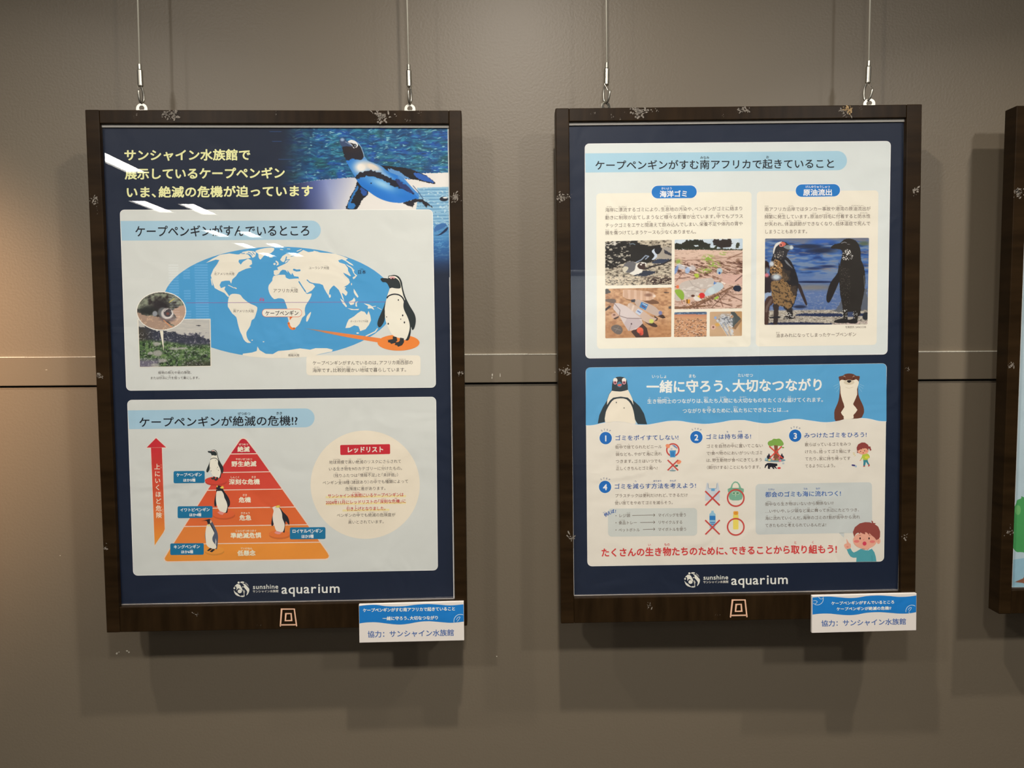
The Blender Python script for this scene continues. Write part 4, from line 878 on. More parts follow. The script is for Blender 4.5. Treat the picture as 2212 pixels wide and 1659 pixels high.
    P.poly([(640, 600), (680, 565), (860, 580), (800, 620), (700, 650), (520, 640)], (54, 60, 76), 0, 6, 3); P.ln([(690, 545), (820, 500), (960, 470), (1070, 410)], 20, (52, 46, 46)); A.pic(P)
    A.part('litter_photograph', 'printed photograph of bottles and driftwood on a beach')
    P = Pic([(1122, 120), (2107, 103), (2098, 1112), (1118, 1128)], 150, 152, 8, r=18); X, Y = P.X, P.Y
    P.fill((214, 184, 168)); t = fbm(X/60, Y/16, 4); P.mix(np.clip((t-.55)*7, 0, 1)*np.clip((Y-260)/40, 0, 1), (150, 116, 96)); P.mix((Y < 262)*1.0, (206, 220, 230))
    P.mix((vnoise(X/80, Y/60, 3) > .5)*(Y < 262)*.4, (178, 198, 216))
    P.poly([(1120, 180), (1180, 160), (1230, 185), (1290, 130), (1400, 115), (1530, 125), (1560, 160), (1640, 180), (1620, 250), (1120, 255)], (44, 46, 36), 0, 14, 3); P.poly([(1660, 240), (1700, 230), (1740, 170), (1760, 210), (1730, 250), (1800, 245), (1840, 250), (2105, 255), (2105, 275), (1120, 262), (1120, 250)], (50, 56, 40), 0, 8, 3)
    P.poly([(1680, 120), (1930, 112), (1960, 180), (1900, 235), (1800, 240), (1690, 190)], (48, 40, 36), 0, 16, 5); P.poly([(2005, 245), (2005, 190), (2030, 152), (2060, 165), (2060, 200), (2040, 245)], (56, 60, 44), 0, 8, 2); P.mix(P.mask([(1395, 200), (1460, 195), (1470, 215), (1420, 222)]), (200, 214, 222))
    P.mix(np.clip((Y-262)/20, 0, 1)*np.clip((420-Y)/60, 0, 1)*.6, (222, 196, 178))
    tw = fbm((X+Y*.5)/70, (Y-X*.3)/12, 11, 3); reg = np.clip((Y-400)/60, 0, 1)*np.clip((700-Y)/80, 0, 1); P.mix(reg*np.clip((tw-.5)*9, 0, 1), (122, 84, 68)); P.mix(reg*np.clip((tw-.62)*9, 0, 1), (84, 56, 48))
    P.mix(np.clip((X-1780)/40, 0, 1)*(Y > 620)*(Y < 760)*.9, (212, 176, 164))
    for (a, b, c, d, wd, co) in ((1120, 1110, 1560, 1080, 26, (128, 92, 66)), (1400, 1100, 1960, 800, 26, (128, 92, 70)), (1300, 1100, 1760, 900, 16, (150, 108, 76)), (1820, 1090, 1760, 930, 14, (140, 100, 84)), (1950, 1080, 1700, 1000, 14, (110, 76, 62)), (1120, 690, 1340, 660, 10, (120, 84, 70)), (1140, 720, 1240, 600, 12, (150, 110, 92)), (2090, 1000, 1860, 900, 12, (120, 84, 74)), (1300, 420, 2100, 360, 10, (150, 116, 96)), (1860, 540, 2100, 590, 10, (140, 100, 84)), (1840, 600, 2090, 580, 8, (110, 78, 68)), (1880, 400, 2100, 310, 12, (134, 96, 80)), (1120, 560, 1400, 640, 8, (104, 72, 60)), (1900, 440, 2100, 500, 12, (112, 80, 70)), (2000, 720, 2095, 640, 14, (96, 66, 60)), (1660, 1100, 1900, 860, 10, (96, 66, 50))):
        P.ln([(a, b), (c, d)], wd, co, .9)
    rg = np.clip((Y-780)/50, 0, 1)*np.clip(1-abs(X-1350-(1130-Y)*1.9)/260, 0, 1); P.mix(rg*np.clip((fbm((X+Y)/50, (Y-X)/12, 31)-.5)*9, 0, 1), (108, 76, 58))
    gr = ((1610, 390, 90, 60), (1700, 480, 90, 45), (1560, 565, 100, 40), (1830, 320, 60, 25), (1180, 440, 50, 40), (1450, 640, 34, 32))
    for x, y, a, b in gr: P.mix(np.clip(1.3-np.hypot((X-x)/a, (Y-y)/b), 0, 1)*np.clip((vnoise(X/22, Y/16, 8)-.35)*6, 0, 1), (146, 178, 74))
    for x, y, a, b, c in ((1215, 510, 70, 32, (196, 200, 208)), (1310, 560, 36, 50, (160, 190, 230)), (1140, 560, 24, 70, (120, 152, 206)), (1380, 530, 50, 40, (206, 200, 200)), (1770, 575, 40, 46, (176, 206, 220))): P.el(x, y, a, b, c, .2, .9, .4)
    P.el(1770, 602, 15, 17, (40, 84, 160), .2); P.ln([(1230, 490), (1360, 530)], 8, (236, 236, 236))
    P.poly([(1185, 800), (1230, 740), (1380, 700), (1600, 675), (1680, 680), (1690, 780), (1640, 830), (1480, 840), (1540, 880), (1530, 920), (1440, 940), (1330, 960), (1150, 1010), (1122, 900), (1200, 860)], (198, 188, 180), 3, 5, 4)
    P.mix(P.mask([(1200, 800), (1600, 690), (1680, 780), (1480, 830), (1530, 910), (1300, 950)])*np.clip((fbm(X/60, Y/30, 41)-.5)*5, 0, .7), (224, 218, 212)); P.ln([(1330, 700), (1380, 780), (1500, 830)], 7, (150, 140, 136), .7); P.ln([(1260, 850), (1420, 860), (1530, 900)], 7, (158, 148, 142), .7)
    P.poly([(1550, 900), (1600, 830), (1690, 780), (1700, 740), (1790, 740), (1830, 800), (1760, 870), (1700, 900), (1620, 930), (1560, 935)], (190, 204, 212), 3); P.el(1650, 860, 50, 46, (206, 220, 222), .2, .8); P.ln([(1700, 730), (1690, 760), (1720, 745)], 12, (60, 120, 200)); P.poly([(1790, 720), (1860, 750), (1850, 765), (1800, 745)], (240, 226, 214), 0)
    P.el(1163, 802, 22, 24, (228, 120, 76)); P.el(1515, 928, 44, 40, (212, 48, 50), .1); P.poly([(1452, 935), (1480, 920), (1485, 955), (1460, 955)], (220, 190, 70)); P.poly([(1390, 950), (1440, 940), (1510, 985), (1490, 1002), (1420, 1000)], (226, 222, 214), 3); P.el(1385, 932, 26, 16, (84, 44, 30), .2); P.poly([(1285, 990), (1345, 985), (1340, 1045), (1290, 1040)], (214, 150, 50)); P.ln([(1300, 985), (1302, 1040)], 12, (34, 30, 28))
    P.poly([(1122, 860), (1160, 838), (1220, 850), (1258, 910), (1250, 985), (1215, 985), (1160, 930)], (142, 178, 64), 3); P.ln([(1215, 980), (1235, 1050)], 7, (150, 80, 50)); P.poly([(1690, 985), (1720, 945), (1762, 938), (1740, 975)], (160, 190, 70), 3); P.poly([(1400, 620), (1460, 612), (1470, 650), (1435, 670)], (176, 196, 70), 3)
    P.poly([(1965, 830), (1995, 785), (2060, 785), (2085, 830), (2060, 868), (2000, 862)], (34, 42, 60), 3); A.pic(P)
    A.part('bottle_photograph', 'printed photograph of plastic bottles and a carton lying on sand')
    P = Pic([(117, 830), (1076, 812), (1072, 1528), (117, 1547)], 148, 110, 8, r=18); X, Y = P.X, P.Y
    t = fbm(X/50, Y/28, 7); P.fill((192, 148, 110)); P.mix(np.clip((t-.48)*5, 0, 1), (210, 168, 128)); P.mix(np.clip((.44-t)*6, 0, .8), (164, 118, 84)); P.mix(np.clip((Y-1250)/300, 0, .5), (176, 122, 76))
    sh = (70, 48, 40)
    P.poly([(115, 835), (150, 830), (195, 880), (150, 900), (115, 905)], (84, 80, 76), 3, 5); P.poly([(115, 985), (230, 975), (272, 1000), (240, 1040), (120, 1010)], (110, 94, 84), 3, 5); P.poly([(115, 1120), (180, 1070), (205, 1090), (120, 1155)], (60, 50, 50)); P.poly([(965, 880), (1040, 880), (1035, 892), (970, 890)], (60, 50, 48)); P.poly([(1030, 1090), (1072, 1075), (1070, 1125), (1040, 1115)], (90, 84, 82), 0, 5)
    P.poly([(410, 975), (560, 1010), (700, 1005), (800, 980), (905, 1040), (760, 1050), (620, 1020), (460, 1000)], (120, 84, 60), 3)
    P.poly([(375, 880), (400, 840), (560, 850), (760, 870), (800, 900), (845, 930), (820, 960), (760, 1000), (600, 990), (400, 965)], (204, 168, 142), 3); P.mix(P.mask([(375, 880), (400, 840), (760, 870), (840, 930), (760, 1000), (400, 965)], 3)*(np.sin(X/14) > .3)*.5, (232, 206, 186)); P.el(740, 920, 50, 22, (130, 92, 76), .5, .8); P.el(828, 935, 20, 18, (232, 214, 200), .3)
    P.poly([(850, 1180), (960, 1210), (990, 1250), (950, 1262), (860, 1220)], sh); P.poly([(700, 1290), (780, 1300), (870, 1360), (850, 1385), (780, 1370), (690, 1310)], sh, 3); P.poly([(830, 1220), (880, 1260), (870, 1290), (820, 1300)], sh)
    P.poly([(545, 1020), (570, 990), (640, 1000), (820, 1080), (880, 1130), (925, 1180), (880, 1225), (800, 1200), (640, 1120), (560, 1060)], (196, 176, 164), 3); P.poly([(640, 1020), (740, 1060), (700, 1140), (612, 1095)], (60, 130, 190)); P.ln([(650, 1075), (690, 1100)], 14, (120, 60, 80)); P.ln([(660, 1045), (720, 1075)], 10, (220, 230, 236)); P.poly([(488, 990), (550, 980), (545, 1025), (495, 1025)], (66, 66, 76)); P.el(915, 1180, 26, 30, (120, 128, 176), .2)
    P.poly([(435, 1080), (470, 1035), (540, 1060), (640, 1130), (780, 1230), (860, 1260), (820, 1300), (760, 1330), (700, 1310), (560, 1220), (470, 1140)], (204, 180, 164), 3); P.poly([(590, 1115), (665, 1150), (615, 1215), (550, 1170)], (196, 208, 224)); P.ln([(585, 1150), (625, 1175)], 14, (90, 110, 170)); P.mix(P.mask([(450, 1050), (560, 1080), (560, 1180), (460, 1120)])*(np.sin((X+Y*.3)/12) > .4)*.6, (236, 220, 206)); P.el(785, 1300, 33, 32, (206, 214, 110), .15)
    P.poly([(490, 1450), (650, 1330), (720, 1400), (750, 1530), (560, 1535)], sh)
    P.poly([(230, 1110), (250, 1035), (320, 1040), (420, 1080), (640, 1260), (660, 1330), (600, 1390), (560, 1420), (450, 1440), (380, 1330), (320, 1220), (240, 1130)], (212, 200, 198)); P.poly([(390, 1335), (430, 1260), (590, 1255), (655, 1320), (600, 1385), (455, 1440)], (196, 182, 184)); P.ln([(250, 1045), (330, 1140), (320, 1220), (430, 1255), (640, 1260)], 9, (130, 112, 110)); P.ln([(495, 1335), (460, 1440)], 6, (150, 136, 138)); P.el(496, 1338, 9, 12, (60, 30, 40))
    P.el(620, 1432, 48, 44, (228, 108, 76), .1); P.el(640, 1470, 30, 36, (216, 86, 64), .2); P.el(628, 1485, 12, 18, (170, 50, 40), .2)
    P.poly([(205, 1200), (240, 1178), (290, 1190), (310, 1230), (270, 1265), (215, 1250)], (206, 170, 150), 3); P.el(245, 1208, 18, 12, (120, 80, 66), .3); P.poly([(230, 1260), (310, 1225), (318, 1240), (260, 1275)], sh)
    P.poly([(200, 1410), (225, 1365), (290, 1352), (350, 1380), (368, 1440), (330, 1490), (260, 1475)], (110, 100, 94), 3); P.ln([(240, 1400), (340, 1430)], 5, (170, 160, 150)); P.ln([(310, 1380), (260, 1450)], 4, (160, 150, 140)); A.pic(P)
    A.part('beach_photograph', 'small printed photograph of a beach covered in driftwood')
    P = Pic([(1116, 1170), (1587, 1162), (1583, 1522), (1113, 1530)], 74, 56, 8, r=18); X, Y = P.X, P.Y
    P.fill((206, 158, 120)); P.mix((Y < 1200)*1.0, (74, 98, 128)); P.mix((Y < 1200)*(vnoise(X/30, Y/10, 1) > .6)*.6, (160, 180, 196)); P.mix(np.clip((1250-Y)/60, 0, 1)*(Y > 1200), (196, 130, 100)); t = fbm(X/26, Y/11, 5)
    P.mix(np.clip((t-.52)*8, 0, 1)*(Y > 1255)*.9, (150, 104, 76)); P.mix(np.clip((t-.62)*9, 0, 1)*(Y > 1255), (96, 76, 64)); P.mix(np.clip((fbm(X/18, Y/9, 8)-.66)*9, 0, 1)*(Y > 1270), (216, 214, 206)); A.pic(P)
    A.part('rope_photograph', 'small printed photograph of tangled rope and shells on sand')
    P = Pic([(1630, 1164), (2097, 1156), (2095, 1512), (1628, 1520)], 74, 56, 8, r=18); X, Y = P.X, P.Y
    P.fill((200, 168, 134)); P.mix(np.clip((X-1960-(Y-1160)*.3)/60, 0, 1)*.7, (184, 140, 90)); P.poly([(1935, 1165), (1985, 1160), (2080, 1265), (2000, 1350), (1960, 1400), (1925, 1280)], (76, 84, 84), 0, 6); P.poly([(1960, 1400), (2080, 1265), (2095, 1290), (2000, 1420)], (140, 110, 80))
    P.el(1850, 1290, 100, 90, (150, 158, 168), .5, .9); t = fbm(X/16, Y/16, 7); P.mix(P.mask([(1720, 1290), (1800, 1195), (1950, 1200), (1960, 1330), (1980, 1500), (1900, 1515), (1820, 1400)])*np.clip((t-.45)*6, 0, 1), (206, 210, 216)); P.mix(P.mask([(1750, 1280), (1830, 1220), (1940, 1270), (1960, 1370)])*np.clip((.42-t)*8, 0, 1), (84, 92, 110))
    for i in range(7): P.ln([(1760+i*22, 1320+i*6), (1880+i*14, 1510)], 7, ((226, 216, 190), (120, 150, 196), (200, 204, 206))[i % 3], .8)
    P.el(1710, 1250, 18, 20, (140, 170, 220), .3); P.el(1740, 1350, 34, 24, (214, 168, 90), .3); P.el(1680, 1385, 34, 34, (216, 180, 166), .2); P.el(1680, 1385, 14, 14, (120, 76, 60), .3); P.el(1950, 1232, 22, 20, (204, 170, 140), .2); P.el(1950, 1232, 9, 8, (140, 96, 70), .2); A.pic(P)
    # oiled penguins
    A.crop(1620, 500, 6.506).part('oiled_penguin_photograph', 'printed photograph of two oil-soaked penguins facing each other')
    P = Pic([(212, 100), (1672, 90), (1650, 1306), (202, 1312)], 226, 188, 8, r=16); X, Y = P.X, P.Y
    t = fbm(X/190, Y/34, 4, 3); P.fill((66, 106, 170)); P.mix(np.clip((t-.5)*6, 0, .9), (120, 142, 172)); P.mix(np.clip((.44-t)*7, 0, 1), (32, 66, 130)); P.mix(np.clip((fbm(X/150, Y/20, 8, 3)-.62)*7, 0, .6)*(Y < 560), (150, 132, 122)); P.mix(np.clip((150-Y)/60, 0, .8), (120, 120, 128))
    for x, y, a, b, c in ((820, 210, 180, 28, (40, 48, 70)), (1010, 265, 190, 40, (34, 40, 62)), (900, 520, 120, 18, (36, 52, 96)), (1090, 490, 120, 18, (30, 44, 90)), (760, 130, 200, 30, (110, 118, 140)), (1000, 140, 160, 30, (52, 96, 180)), (1600, 170, 70, 30, (84, 100, 80)), (1600, 480, 60, 16, (30, 60, 120))): P.el(x, y, a, b, c, .5, .9)
    P.mix(np.clip((Y-560)/80, 0, 1)*np.clip((1000-Y)/100, 0, 1)*.7, (104, 128, 172)); P.el(900, 710, 330, 14, (24, 36, 76), .5); P.el(900, 790, 300, 45, (128, 122, 114), .6, .8); P.mix(np.clip((Y-800)/60, 0, 1)*.8, (92, 116, 164)); P.mix(np.clip((Y-800)/60, 0, 1)*np.clip((fbm(X/30, Y/14, 3)-.56)*6, 0, .6), (140, 150, 176))
    g = np.clip((Y-1095+ (X-800)*.01)/20, 0, 1); P.mix(g, (168, 160, 148)); P.mix(g*np.clip((fbm(X/24, Y/12, 21)-.5)*7, 0, .8), (206, 200, 186)); P.mix(g*np.clip((fbm(X/30, Y/10, 23)-.58)*7, 0, .8), (96, 90, 84))
    P.poly([(640, 1165), (760, 1150), (1200, 1150), (1330, 1160), (1620, 1150), (1640, 1180), (1500, 1195), (1000, 1195), (650, 1185)], (38, 50, 84), 0, 6); P.poly([(205, 1312), (300, 1280), (700, 1275), (1160, 1290), (1150, 1312)], (40, 46, 74), 0, 6); P.el(700, 1058, 90, 22, (36, 46, 76), .3)
    P.poly([(1150, 1120), (1230, 1080), (1280, 960), (1640, 800), (1660, 1100), (1300, 1140)], (92, 96, 104), 0, 16, 4, .85); P.poly([(1580, 1200), (1600, 1150), (1655, 1140), (1655, 1230), (1600, 1240)], (40, 44, 52), 3); P.mix(P.mask([(1150, 1312), (1200, 1270), (1650, 1260), (1650, 1312)])*(vnoise(X/16, Y/12, 9) > .45), (200, 180, 176))
    # left bird
    bk = (36, 34, 38)
    P.poly([(660, 740), (700, 740), (750, 860), (800, 1000), (798, 1035), (780, 1030), (720, 900), (680, 800)], (52, 40, 40), 3)
    P.poly([(330, 330), (420, 330), (510, 350), (590, 440), (640, 560), (680, 700), (668, 820), (640, 960), (590, 1080), (560, 1100), (500, 1100), (440, 1040), (350, 1040), (310, 920), (290, 760), (280, 620), (275, 540), (300, 400)], bk, 3, 6, 1)
    brn = [(290, 740), (340, 690), (480, 700), (560, 760), (650, 780), (640, 900), (600, 1020), (540, 1090), (470, 1050), (350, 1030), (310, 920)]
    P.poly(brn, (142, 112, 74), 3, 12, 2); P.mix(P.mask(brn)*np.clip((.46-fbm((X+Y)/34, (Y-X)/20, 13))*9, 0, 1), (62, 50, 40)); P.poly([(560, 760), (670, 760), (650, 900), (600, 900)], (52, 44, 40), 0, 16, 3, .8)
    b2_ = [(280, 520), (330, 420), (380, 400), (440, 440), (480, 560), (540, 640), (500, 700), (380, 690), (300, 620)]
    P.poly(b2_, (150, 112, 70), 3, 12, 5); P.mix(P.mask(b2_)*np.clip((.5-fbm(X/20, Y/20, 15))*9, 0, 1), (62, 48, 38)); P.mix(P.mask(b2_)*np.clip((fbm(X/14, Y/14, 17)-.62)*9, 0, 1), (236, 206, 160)); P.poly([(440, 500), (560, 560), (560, 700), (470, 690)], (64, 56, 48), 0, 16, 3, .7)
    P.poly([(485, 400), (520, 420), (600, 520), (560, 490), (510, 450)], (120, 124, 130), 3)
    P.poly([(322, 310), (330, 230), (370, 165), (430, 142), (500, 150), (540, 180), (600, 215), (600, 250), (560, 260), (530, 290), (510, 350), (430, 380), (340, 350)], (48, 46, 50), 3, 4, 1); P.poly([(322, 300), (335, 220), (370, 165), (430, 142), (450, 148), (400, 190), (360, 230), (335, 310)], (224, 222, 218), 3); P.poly([(420, 180), (440, 150), (480, 150), (505, 180), (480, 205), (450, 215), (415, 210)], (206, 104, 90), 3); P.el(437, 190, 24, 26, (228, 140, 124), .15); P.el(437, 190, 12, 14, (90, 50, 50), .2)
    P.poly([(470, 215), (540, 190), (606, 215), (605, 240), (560, 255), (510, 245)], (124, 136, 140), 3); P.el(582, 225, 24, 28, (206, 216, 220), .4); P.mix(P.mask([(330, 330), (440, 260), (480, 290), (440, 400), (320, 400)])*np.clip((fbm(X/12, Y/12, 25)-.55)*9, 0, 1), (176, 168, 156))
    P.poly([(205, 420), (260, 440), (270, 520), (240, 560), (210, 600)], (40, 20, 22), 3, 8); P.el(305, 455, 32, 36, (200, 208, 216), .4); P.el(240, 545, 26, 40, (120, 140, 160), .5, .8); P.poly([(205, 640), (280, 620), (420, 620), (420, 690), (300, 700), (290, 860), (205, 870)], (44, 34, 40), 3, 4); P.el(235, 615, 30, 28, (214, 120, 128), .5); P.el(370, 640, 60, 42, (196, 208, 216), .5)
    P.poly([(205, 870), (290, 860), (300, 900), (230, 950), (205, 950)], (150, 170, 200), 3, 4); P.poly([(205, 990), (300, 900), (330, 1000), (270, 1080), (260, 1290), (205, 1300)], (74, 52, 46), 3, 6); P.ln([(300, 960), (240, 1060), (230, 1120)], 34, (126, 110, 104), .6); P.poly([(320, 1030), (400, 1030), (400, 1110), (385, 1300), (330, 1300), (335, 1120)], (54, 44, 42), 3, 4)
    P.poly([(510, 1090), (600, 1080), (600, 1200), (640, 1215), (540, 1235), (480, 1220), (470, 1200), (540, 1180)], (40, 36, 36), 0, 8, 2); P.mix(P.mask([(400, 1150), (620, 1120), (640, 1230), (400, 1220)])*(vnoise(X/10, Y/10, 5) > .72), (206, 204, 200)); P.poly([(260, 1205), (400, 1190), (440, 1215), (280, 1222)], (36, 36, 44))
    # right bird, black all over
    k2 = (42, 38, 34)
    P.poly([(1250, 430), (1230, 580), (1130, 720), (1075, 900), (1078, 980), (1110, 1000), (1150, 940), (1230, 760), (1270, 640)], (38, 34, 34), 3)
    P.poly([(1138, 215), (1190, 180), (1270, 160), (1320, 115), (1400, 100), (1480, 125), (1530, 190), (1555, 280), (1560, 400), (1600, 490), (1620, 640), (1615, 780), (1595, 900), (1560, 1060), (1550, 1170), (1520, 1190), (1500, 1275), (1450, 1290), (1370, 1280), (1330, 1275), (1190, 1270), (1200, 1245), (1300, 1225), (1300, 1060), (1270, 900), (1255, 720), (1250, 560), (1270, 430), (1300, 300), (1270, 255), (1200, 245), (1140, 240)], k2, 2, 4, 2)
    P.poly([(1370, 1130), (1450, 1130), (1460, 1230), (1370, 1240)], (60, 72, 104)); P.poly([(1370, 1200), (1455, 1200), (1440, 1240), (1375, 1240)], (176, 168, 156))
    P.mix(P.mask([(1300, 290), (1370, 250), (1440, 300), (1440, 380), (1350, 410), (1290, 380)], 3)*np.clip((vnoise(X/11, Y/11, 41)-.62)*9, 0, 1), (214, 212, 208)); P.mix(P.mask([(1270, 480), (1400, 470), (1420, 1000), (1330, 1050), (1260, 800)])*np.clip((vnoise(X/9, Y/9, 43)-.78)*9, 0, .6), (120, 110, 104)); P.ln([(1285, 165), (1330, 150), (1355, 160)], 9, (146, 146, 150)); P.ln([(1370, 180), (1400, 182)], 8, (120, 120, 124)); P.ln([(1600, 620), (1612, 800)], 6, (130, 130, 130))
    P.mix(P.mask([(1300, 1100), (1370, 1100), (1370, 1240), (1290, 1240)])*(vnoise(X/9, Y/12, 45) > .74), (190, 190, 188)); P.mix(P.mask([(1440, 1120), (1520, 1120), (1510, 1240), (1440, 1240)])*(vnoise(X/9, Y/12, 46) > .76), (190, 190, 188)); P.poly([(1180, 1280), (1240, 1235), (1360, 1225), (1370, 1285)], (36, 34, 36), 3); P.poly([(1380, 1285), (1420, 1235), (1500, 1230), (1500, 1290)], (34, 32, 34), 3); A.pic(P)
    # ------------------------------------------------ lower panel
    A.crop(0, 0, 1).part('lower_panel', 'cream panel with the four steps')
    q = ((1264.8, 793.8), (1915.6, 784.8), (1909.6, 1213), (1268.8, 1223.4))
    A.rr(*q, 10, (240, 236, 226), 4)
    q2 = ((1266, 795), (1914.4, 786), (1908.4, 1211.8), (1270, 1222.2))
    A.rr(*q2, 9, (232, 226, 213), 5)
    A.part('sky_band', 'blue band with a wavy white edge')
    A.crop(1255, 770, 6.32); d2 = 335*6.32
    wave = [(68, 940), (180, 934), (300, 906), (450, 888), (600, 893), (740, 926), (900, 930), (1050, 905), (1200, 880), (1350, 879), (1500, 903), (1700, 920), (1900, 899), (2050, 871), (2212, 868), (d2+150, 874), (d2+350, 910), (d2+500, 905), (d2+700, 860), (d2+850, 852), (d2+1000, 872), (d2+1200, 897), (d2+1350, 886), (d2+1500, 852), (d2+1650, 840), (d2+1800, 847), (d2+1950, 880), (d2+2048, 884)]
    wv = catmull(wave, 4, False)
    top = [(63, 190), (70, 165), (90, 152), (115, 150), (d2+2000, 96), (d2+2040, 108), (d2+2056, 140)]
    def sky(off, col, L):
        up = [(x, y+off) for x, y in wv]
        up = [(66+Rx_, up[0][1]) for Rx_ in (0, 2, 5, 9, 14, 20, 28, 38, 50)]+[p for p in up if 120 < p[0] < d2+1998]+[(d2+2052-Rx_, up[-1][1]) for Rx_ in (50, 38, 28, 20, 14, 9, 5, 2, 0)]
        # strips between the straight upper edge and the wave
        Rr = 56
        def ty(x):
            e_ = max(0, 66+Rr-x, x-(d2+2052-Rr)); return 151-(x-115)*54/(d2+2000-115) + Rr-math.sqrt(max(0, Rr*Rr-min(e_, Rr)**2))
        n = len(up); V = []; Fc = []
        for x, y in up: V += [(x, ty(x)), (x, y)]
        A.emit(A.px(V), [[2*i, 2*i+1, 2*i+3, 2*i+2] for i in range(n-1)], [alb(col)]*(n-1), L)
    sky(6, (244, 244, 240), 6); sky(0, (92, 166, 212), 7)
    A.part('lettering'); wl = (244, 242, 232)
    A.crop(0, 0, 1)
    A.T('一緒に守ろう、大切なつながり', 1396, 835.6, 1780, 830.6, 28.5, wl, 2, 9, [('いっしょ', 0, 2), ('まも', 3, 4), ('たいせつ', 7, 9)], .30, .78)
    A.T('生き物同士のつながりは、私たち人間にも大切なものをたくさん届けてくれます。', 1398, 867, 1779.5, 863.2, 10.8, wl, 1, 9, [('い', 0, 1), ('もの', 2, 3), ('どうし', 3, 5), ('わたし', 12, 13), ('にんげん', 15, 17), ('たいせつ', 19, 21), ('とど', 29, 30)], .34)
    A.T('つながりを守るために、私たちにできることは…。', 1474, 887.6, 1704.5, 884.8, 10.8, wl, 1, 9, [('まも', 5, 6), ('わたし', 11, 12)], .34)
    # front-facing penguin
    A.crop(1255, 770, 6.32).part('penguin_drawing', 'drawn penguin seen from the front')
    blk = (48, 60, 66); wh = (238, 229, 210)
    A.poly([(228, 916), (250, 800), (300, 690), (355, 600), (380, 520), (420, 460), (424, 380), (440, 310), (485, 280), (535, 274), (590, 284), (625, 320), (638, 400), (640, 455), (680, 530), (712, 598), (800, 680), (860, 780), (902, 926), (775, 922), (740, 870), (400, 880), (330, 893)], blk, 8)
    A.poly([(420, 468), (480, 476), (540, 480), (600, 468), (642, 455), (680, 530), (706, 590), (716, 665), (690, 610), (640, 562), (540, 548), (440, 562), (395, 600), (356, 662), (358, 600), (385, 520)], wh, 9)
    A.poly([(330, 900), (334, 790), (350, 730), (400, 640), (450, 588), (535, 572), (620, 585), (680, 650), (715, 740), (735, 850), (742, 925), (600, 895), (450, 888)], wh, 9, 2)
    A.poly([(742, 870), (775, 925), (740, 925)], (170, 205, 226), 9)
    for x in (472, 586): A.ell(x-4 if x < 500 else x+2, 325, 30, 32, (240, 234, 222), 9, 20); A.ell(x-6 if x < 500 else x+2, 358, 24, 24, (224, 160, 170), 10, 20); A.ell(x-6 if x < 500 else x+2, 356, 13, 15, (110, 50, 50), 11, 14)
    A.poly([(500, 360), (525, 342), (550, 360), (562, 385), (550, 410), (525, 420), (500, 408), (490, 385)], (74, 130, 160), 10, 2); A.poly([(497, 385), (525, 376), (558, 378), (545, 402), (525, 408), (506, 402)], (224, 100, 86), 11, 2)
    A.ell(482, 628, 7, 11, (40, 40, 44), 10, 10); A.ell(588, 703, 6, 9, (40, 40, 44), 10, 10)
    # otter
    A.crop(1590, 770, 6.32).part('otter_drawing', 'drawn brown and white otter standing upright')
    ob = (106, 62, 48)
    for pts in ([(1345, 440), (1405, 400)], [(1330, 408), (1400, 375)], [(1372, 485), (1410, 425)], [(1745, 405), (1680, 375)], [(1735, 438), (1680, 400)], [(1715, 482), (1675, 425)]): A.line(pts, 4, (150, 200, 226), 8)
    A.poly([(1358, 884), (1340, 800), (1345, 730), (1385, 640), (1405, 560), (1415, 440), (1412, 350), (1404, 310), (1400, 278), (1430, 268), (1455, 262), (1490, 240), (1545, 232), (1600, 240), (1635, 262), (1660, 266), (1686, 270), (1684, 305), (1672, 350), (1664, 440), (1672, 530), (1700, 600), (1740, 690), (1746, 760), (1730, 800), (1706, 838), (1600, 850), (1475, 856)], ob, 8, 2)
    A.poly([(1410, 345), (1440, 318), (1480, 325), (1545, 330), (1610, 322), (1640, 312), (1674, 345), (1668, 390), (1650, 450), (1652, 520), (1610, 620), (1600, 660), (1655, 730), (1600, 800), (1600, 845), (1475, 858), (1470, 820), (1430, 765), (1478, 690), (1450, 600), (1425, 500), (1422, 420)], wh, 9, 2)
    A.ell(1541, 352, 72, 34, (216, 204, 180), 10, 24); A.poly([(1510, 332), (1545, 322), (1575, 332), (1560, 352), (1542, 360), (1524, 352)], (34, 26, 28), 11, 2); A.ell(1476, 308, 9, 8, (30, 24, 26), 10, 10); A.ell(1606, 306, 9, 8, (30, 24, 26), 10, 10); A.line([(1492, 418), (1520, 430), (1560, 430), (1598, 416)], 5, (214, 200, 178), 10, smooth=3)
    for s_ in (1, -1):
        for k in range(3): A.line([(1541-s_*48, 282-k*2), (1541-s_*(70+k*4), 258+k*7)], 3, (200, 170, 150), 10)
    # steps
    tb = (38, 88, 162); b3 = (104, 84, 70)
    def circle(cx, cy, dg):
        A.part('step_disc'); A.ell(cx, cy, 146, 146, (242, 238, 226), 7, 40); A.ell(cx, cy, 134, 134, (32, 110, 190), 8, 40)
        A.part('lettering'); g = adv(dg, 2)[0]; A.glyphs([(dg, cx, cy, g, 0, 0)], 178, (246, 244, 238), 9, 2)
        for i, c in enumerate('STEP'):
            t = -math.pi/2-.48+.34*i; A.glyphs([(c, cx+186*math.cos(t), cy+186*math.sin(t), adv(c, 1)[0], 0, t+math.pi/2)], 52, (90, 104, 140), 8, 1)
    A.crop(1270, 910, 10.055); circle(385, 365, '1')
    A.part('blue_heading').T('ゴミをポイすてしない!', 580, 362, 1970, 348, 122, tb, 1, 8)
    A.part('lettering'); h = 84
    A.T('街中で捨てられたビニール', 590, 562, 1607, 550, h, b3, 0, 8, [('まちなか', 0, 2), ('す', 3, 4)])
    A.T('袋なども、やがて海に流れ', 600, 718, 1608, 705, h, b3, 0, 8, [('ふくろ', 0, 1), ('うみ', 8, 9), ('なが', 10, 11)])
